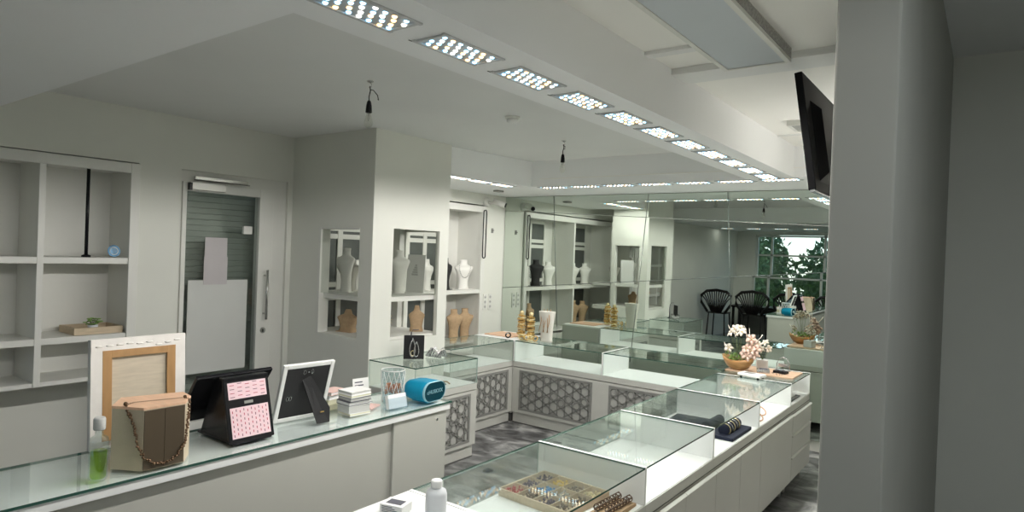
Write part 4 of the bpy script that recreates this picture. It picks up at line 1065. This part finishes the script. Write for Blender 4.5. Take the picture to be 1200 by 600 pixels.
for k in range(8):
    a = random.uniform(-.5, .5)
    g.tube([(-.07+.02*k, -.04+.004*k, .006), (-.05+.018*k, -.02, .05+.03*sin(k)), (-.03+.016*k, .02, .06+.02*cos(k)), (.0+.012*k, .05, .012)], .010, 6)
one('silver_cuffs', g, 'silver', 'heap of twisted silver cuffs beside the black display card', 'jewellery', loc=(-3.80, 4.06, .8655), kind='stuff')
g = G()
for k in range(7): g.tube([(-.16+.05*k, -.05, .006), (-.14+.05*k, 0, .014+.004*(k % 2)), (-.15+.05*k, .05, .006)], .006, 5, m=k % 2)
one('bracelet_row', g, ['bustt', 'ink'], 'row of brown and black bracelets inside the case by the column', 'jewellery', loc=(-3.70, 3.95, .65), rz=R90, kind='stuff')

# ------------------------------------------------------------------ behind the camera, seen in the mirror
def chair():
    t = thing('fan_back_chair', '', 'chair', (0, 0, 0))
    g = G(); g.box(-.20, .20, -.2, .2, .62, .65, c=.01); link('seat', g, 'blackwood', t)
    for x in (-.17, .17):
        for y in (-.17, .17):
            g = G(); g.cyl((x*1.2, y*1.2, 0), (x, y, .62), .016, 8); link('leg', g, 'blackwood', t)
    g = G(); g.tube([(-.19, -.19, .65), (-.33, -.2, .85), (-.335, -.2, 1.0), (-.22, -.2, 1.10), (0, -.2, 1.13), (.22, -.2, 1.10), (.335, -.2, 1.0), (.33, -.2, .85), (.19, -.19, .65)], .030, 8); link('back_hoop', g, 'blackwood', t)
    for k in range(13):
        u = -1+2*k/12; g = G(); g.tube([(u*.10, -.19, .65), (u*.23, -.2, .90), (u*.32, -.2, 1.12-.12*abs(u)**2)], .013, 6); link('spindle', g, 'blackwood', t)
    return t
c0 = chair()
gp = 'fan-back chairs behind the till seen in the mirror'
pl = [(-4.75, -.75), (-3.97, -.75), (-3.2, -.75), (-2.43, -.75), (-1.65, -.75), (-.88, -.75)]
for i, (x, y) in enumerate(pl):
    lb = '%s black fan-back chair from the left wall, seen in the mirror' % ORD[i]
    if i == 0: c0.location = (x, y, 0); c0.rotation_euler = (0, 0, pi); c0['label'] = lb; c0['group'] = gp
    else: dup(c0, (x, y, 0), pi, lb, gp)
t = thing('dark_side_table', 'long dark table behind the fan-back chairs, seen in the mirror', 'table', (-3.0, -1.6, 0))
g = G(); g.box(-1.7, 1.9, -.3, .3, .72, .76, c=.005); link('table_top', g, 'blackwood', t)
g = G(); g.box(-1.65, 1.85, -.28, -.25, .10, .72); link('modesty_panel', g, 'darkgap', t)
for x in (-1.6, 0, 1.8):
    for y in (-.25, .25):
        g = G(); g.box(x-.025, x+.025, y-.025, y+.025, 0, .72, c=.003); link('leg', g, 'blackwood', t)
# greenery outside the window
def foliage(name, label, c, sz, n, seed):
    rnd = random.Random(seed); g = G()
    for k in range(n):
        while True:
            p = Vector((rnd.uniform(-1, 1), rnd.uniform(-1, 1), rnd.uniform(-1, 1)))
            if p.length < 1: break
        p = Vector((p.x*sz[0], p.y*sz[1], p.z*sz[2])); s = rnd.uniform(.10, .22)
        old = g.T; g.T = Matrix.Translation(p) @ Euler((rnd.uniform(0, 6), rnd.uniform(0, 6), 0)).to_matrix().to_4x4()
        a = [g.v(q) for q in ((0, 0, 0), (s*.5, s*.3, .01), (s, 0, 0), (s*.5, -s*.3, .01))]; g.face(a); g.T = old
    g.ball((0, 0, -.1*sz[2]), 1, seg=14, sc_=(sz[0]*.72, sz[1]*.7, sz[2]*.72))
    g.cyl((0, 0, -c[2]-.05), (0, 0, 0), .05, 8, m=1)
    t = one(name, g, ['hedge', 'bowl'], label, 'bush', loc=c)
    return t
foliage('garden_bush', 'green bush outside the window on the left, seen in the mirror', (-5.2, -5.0, 1.3), (1.0, .6, 1.4), 2400, 1)
foliage('garden_bush', 'green bush outside the window in the middle, seen in the mirror', (-3.3, -6.4, 1.2), (1.3, .6, 1.3), 2600, 2)
foliage('garden_bush', 'green bush outside the window on the right, seen in the mirror', (-1.6, -5.0, 1.2), (1.0, .6, 1.4), 2400, 3)
g = G(); g.box(-9, 4, -12, BK-.2, -.12, -.05); o = struct('floor_garden', g, 'lawn')

# ------------------------------------------------------------------ light
w = bpy.data.worlds.new('sky'); sc.world = w; w.use_nodes = True
nt = w.node_tree; bg = nt.nodes['Background']; sky = nt.nodes.new('ShaderNodeTexSky'); sky.sky_type = 'HOSEK_WILKIE'
sky.sun_direction = (-.3, -.6, .74); sky.turbidity = 4
nt.links.new(sky.outputs[0], bg.inputs[0]); bg.inputs[1].default_value = 9
# helper lights, added for the near wall and the right ceiling bay
def area(loc, sx, sy, wts, col=(1, 1, 1), rot=(0, 0, 0)):
    l = bpy.data.lights.new('added_glow', 'AREA'); l.shape = 'RECTANGLE'; l.size = sx; l.size_y = sy; l.energy = wts; l.color = col
    o = bpy.data.objects.new('added_glow', l); COL.objects.link(o); o.location = loc; o.rotation_euler = rot; return o
t = thing('added_passage_lamp', 'added square ceiling lamp for the near wall, right of the camera', 'ceiling lamp', (.65, .9, CZ))  # invented lamp, put in to light the near wall
g = G(); g.box(-.2, .2, -.2, .2, -.03, 0, c=.005); link('housing', g, 'frame', t)
area((.65, .9, CZ-.035), .36, .36, 13, (.9, .96, 1))

t = thing('added_uplighter', 'added white uplighter for the right ceiling bay, beyond the television', 'added lamp', (XR, 4.75, 2.05))  # invented fitting out of view, brightens the bay ceiling
g = G(); g.loops([[(0, -.12, 0), (-.03, -.12, 0), (-.03, .12, 0), (0, .12, 0)], [(0, -.16, .10), (-.11, -.16, .10), (-.11, .16, .10), (0, .16, .10)]], smooth=False, caps=False); g.box(-.03, 0, -.12, .12, -.004, 0); link('shade', g, 'frame', t)
g = G(); g.cyl((-.05, -.10, .05), (-.05, .10, .05), .012, 10); link('added_tube', g, 'led_n', t)
area((XR-.06, 4.75, 2.16), .08, .28, 7, (1, .96, .92), (pi, 0, 0))
# ------------------------------------------------------------------ camera
yaw, pit, rol, f = 0.639531437, -0.00750894642, -0.0377298796, 755.0
fw = Vector((-sin(yaw)*cos(pit), cos(yaw)*cos(pit), sin(pit))); r = Vector((cos(yaw), sin(yaw), 0)); u = r.cross(fw)
r2 = cos(rol)*r-sin(rol)*u; u2 = sin(rol)*r+cos(rol)*u
cd = bpy.data.cameras.new('camera'); cd.sensor_width = 36; cd.lens = f/1200*36; cd.clip_start = .02
cam = bpy.data.objects.new('camera', cd); COL.objects.link(cam); sc.camera = cam
m3 = Matrix((r2, u2, -fw)).transposed(); cam.matrix_world = Matrix.Translation((0, 0, 1.8)) @ m3.to_4x4()

sc.view_settings.view_transform = 'Standard'; sc.view_settings.look = 'None'; sc.view_settings.gamma = 1
sc.view_settings.use_curve_mapping = False; sc.view_settings.exposure = 0.13
sc.cycles.use_denoising = True
sc.cycles.max_bounces = 10; sc.cycles.transparent_max_bounces = 24; sc.cycles.glossy_bounces = 6; sc.cycles.diffuse_bounces = 5
sc.cycles.sample_clamp_indirect = 6; sc.cycles.caustics_reflective = True; sc.cycles.caustics_refractive = False
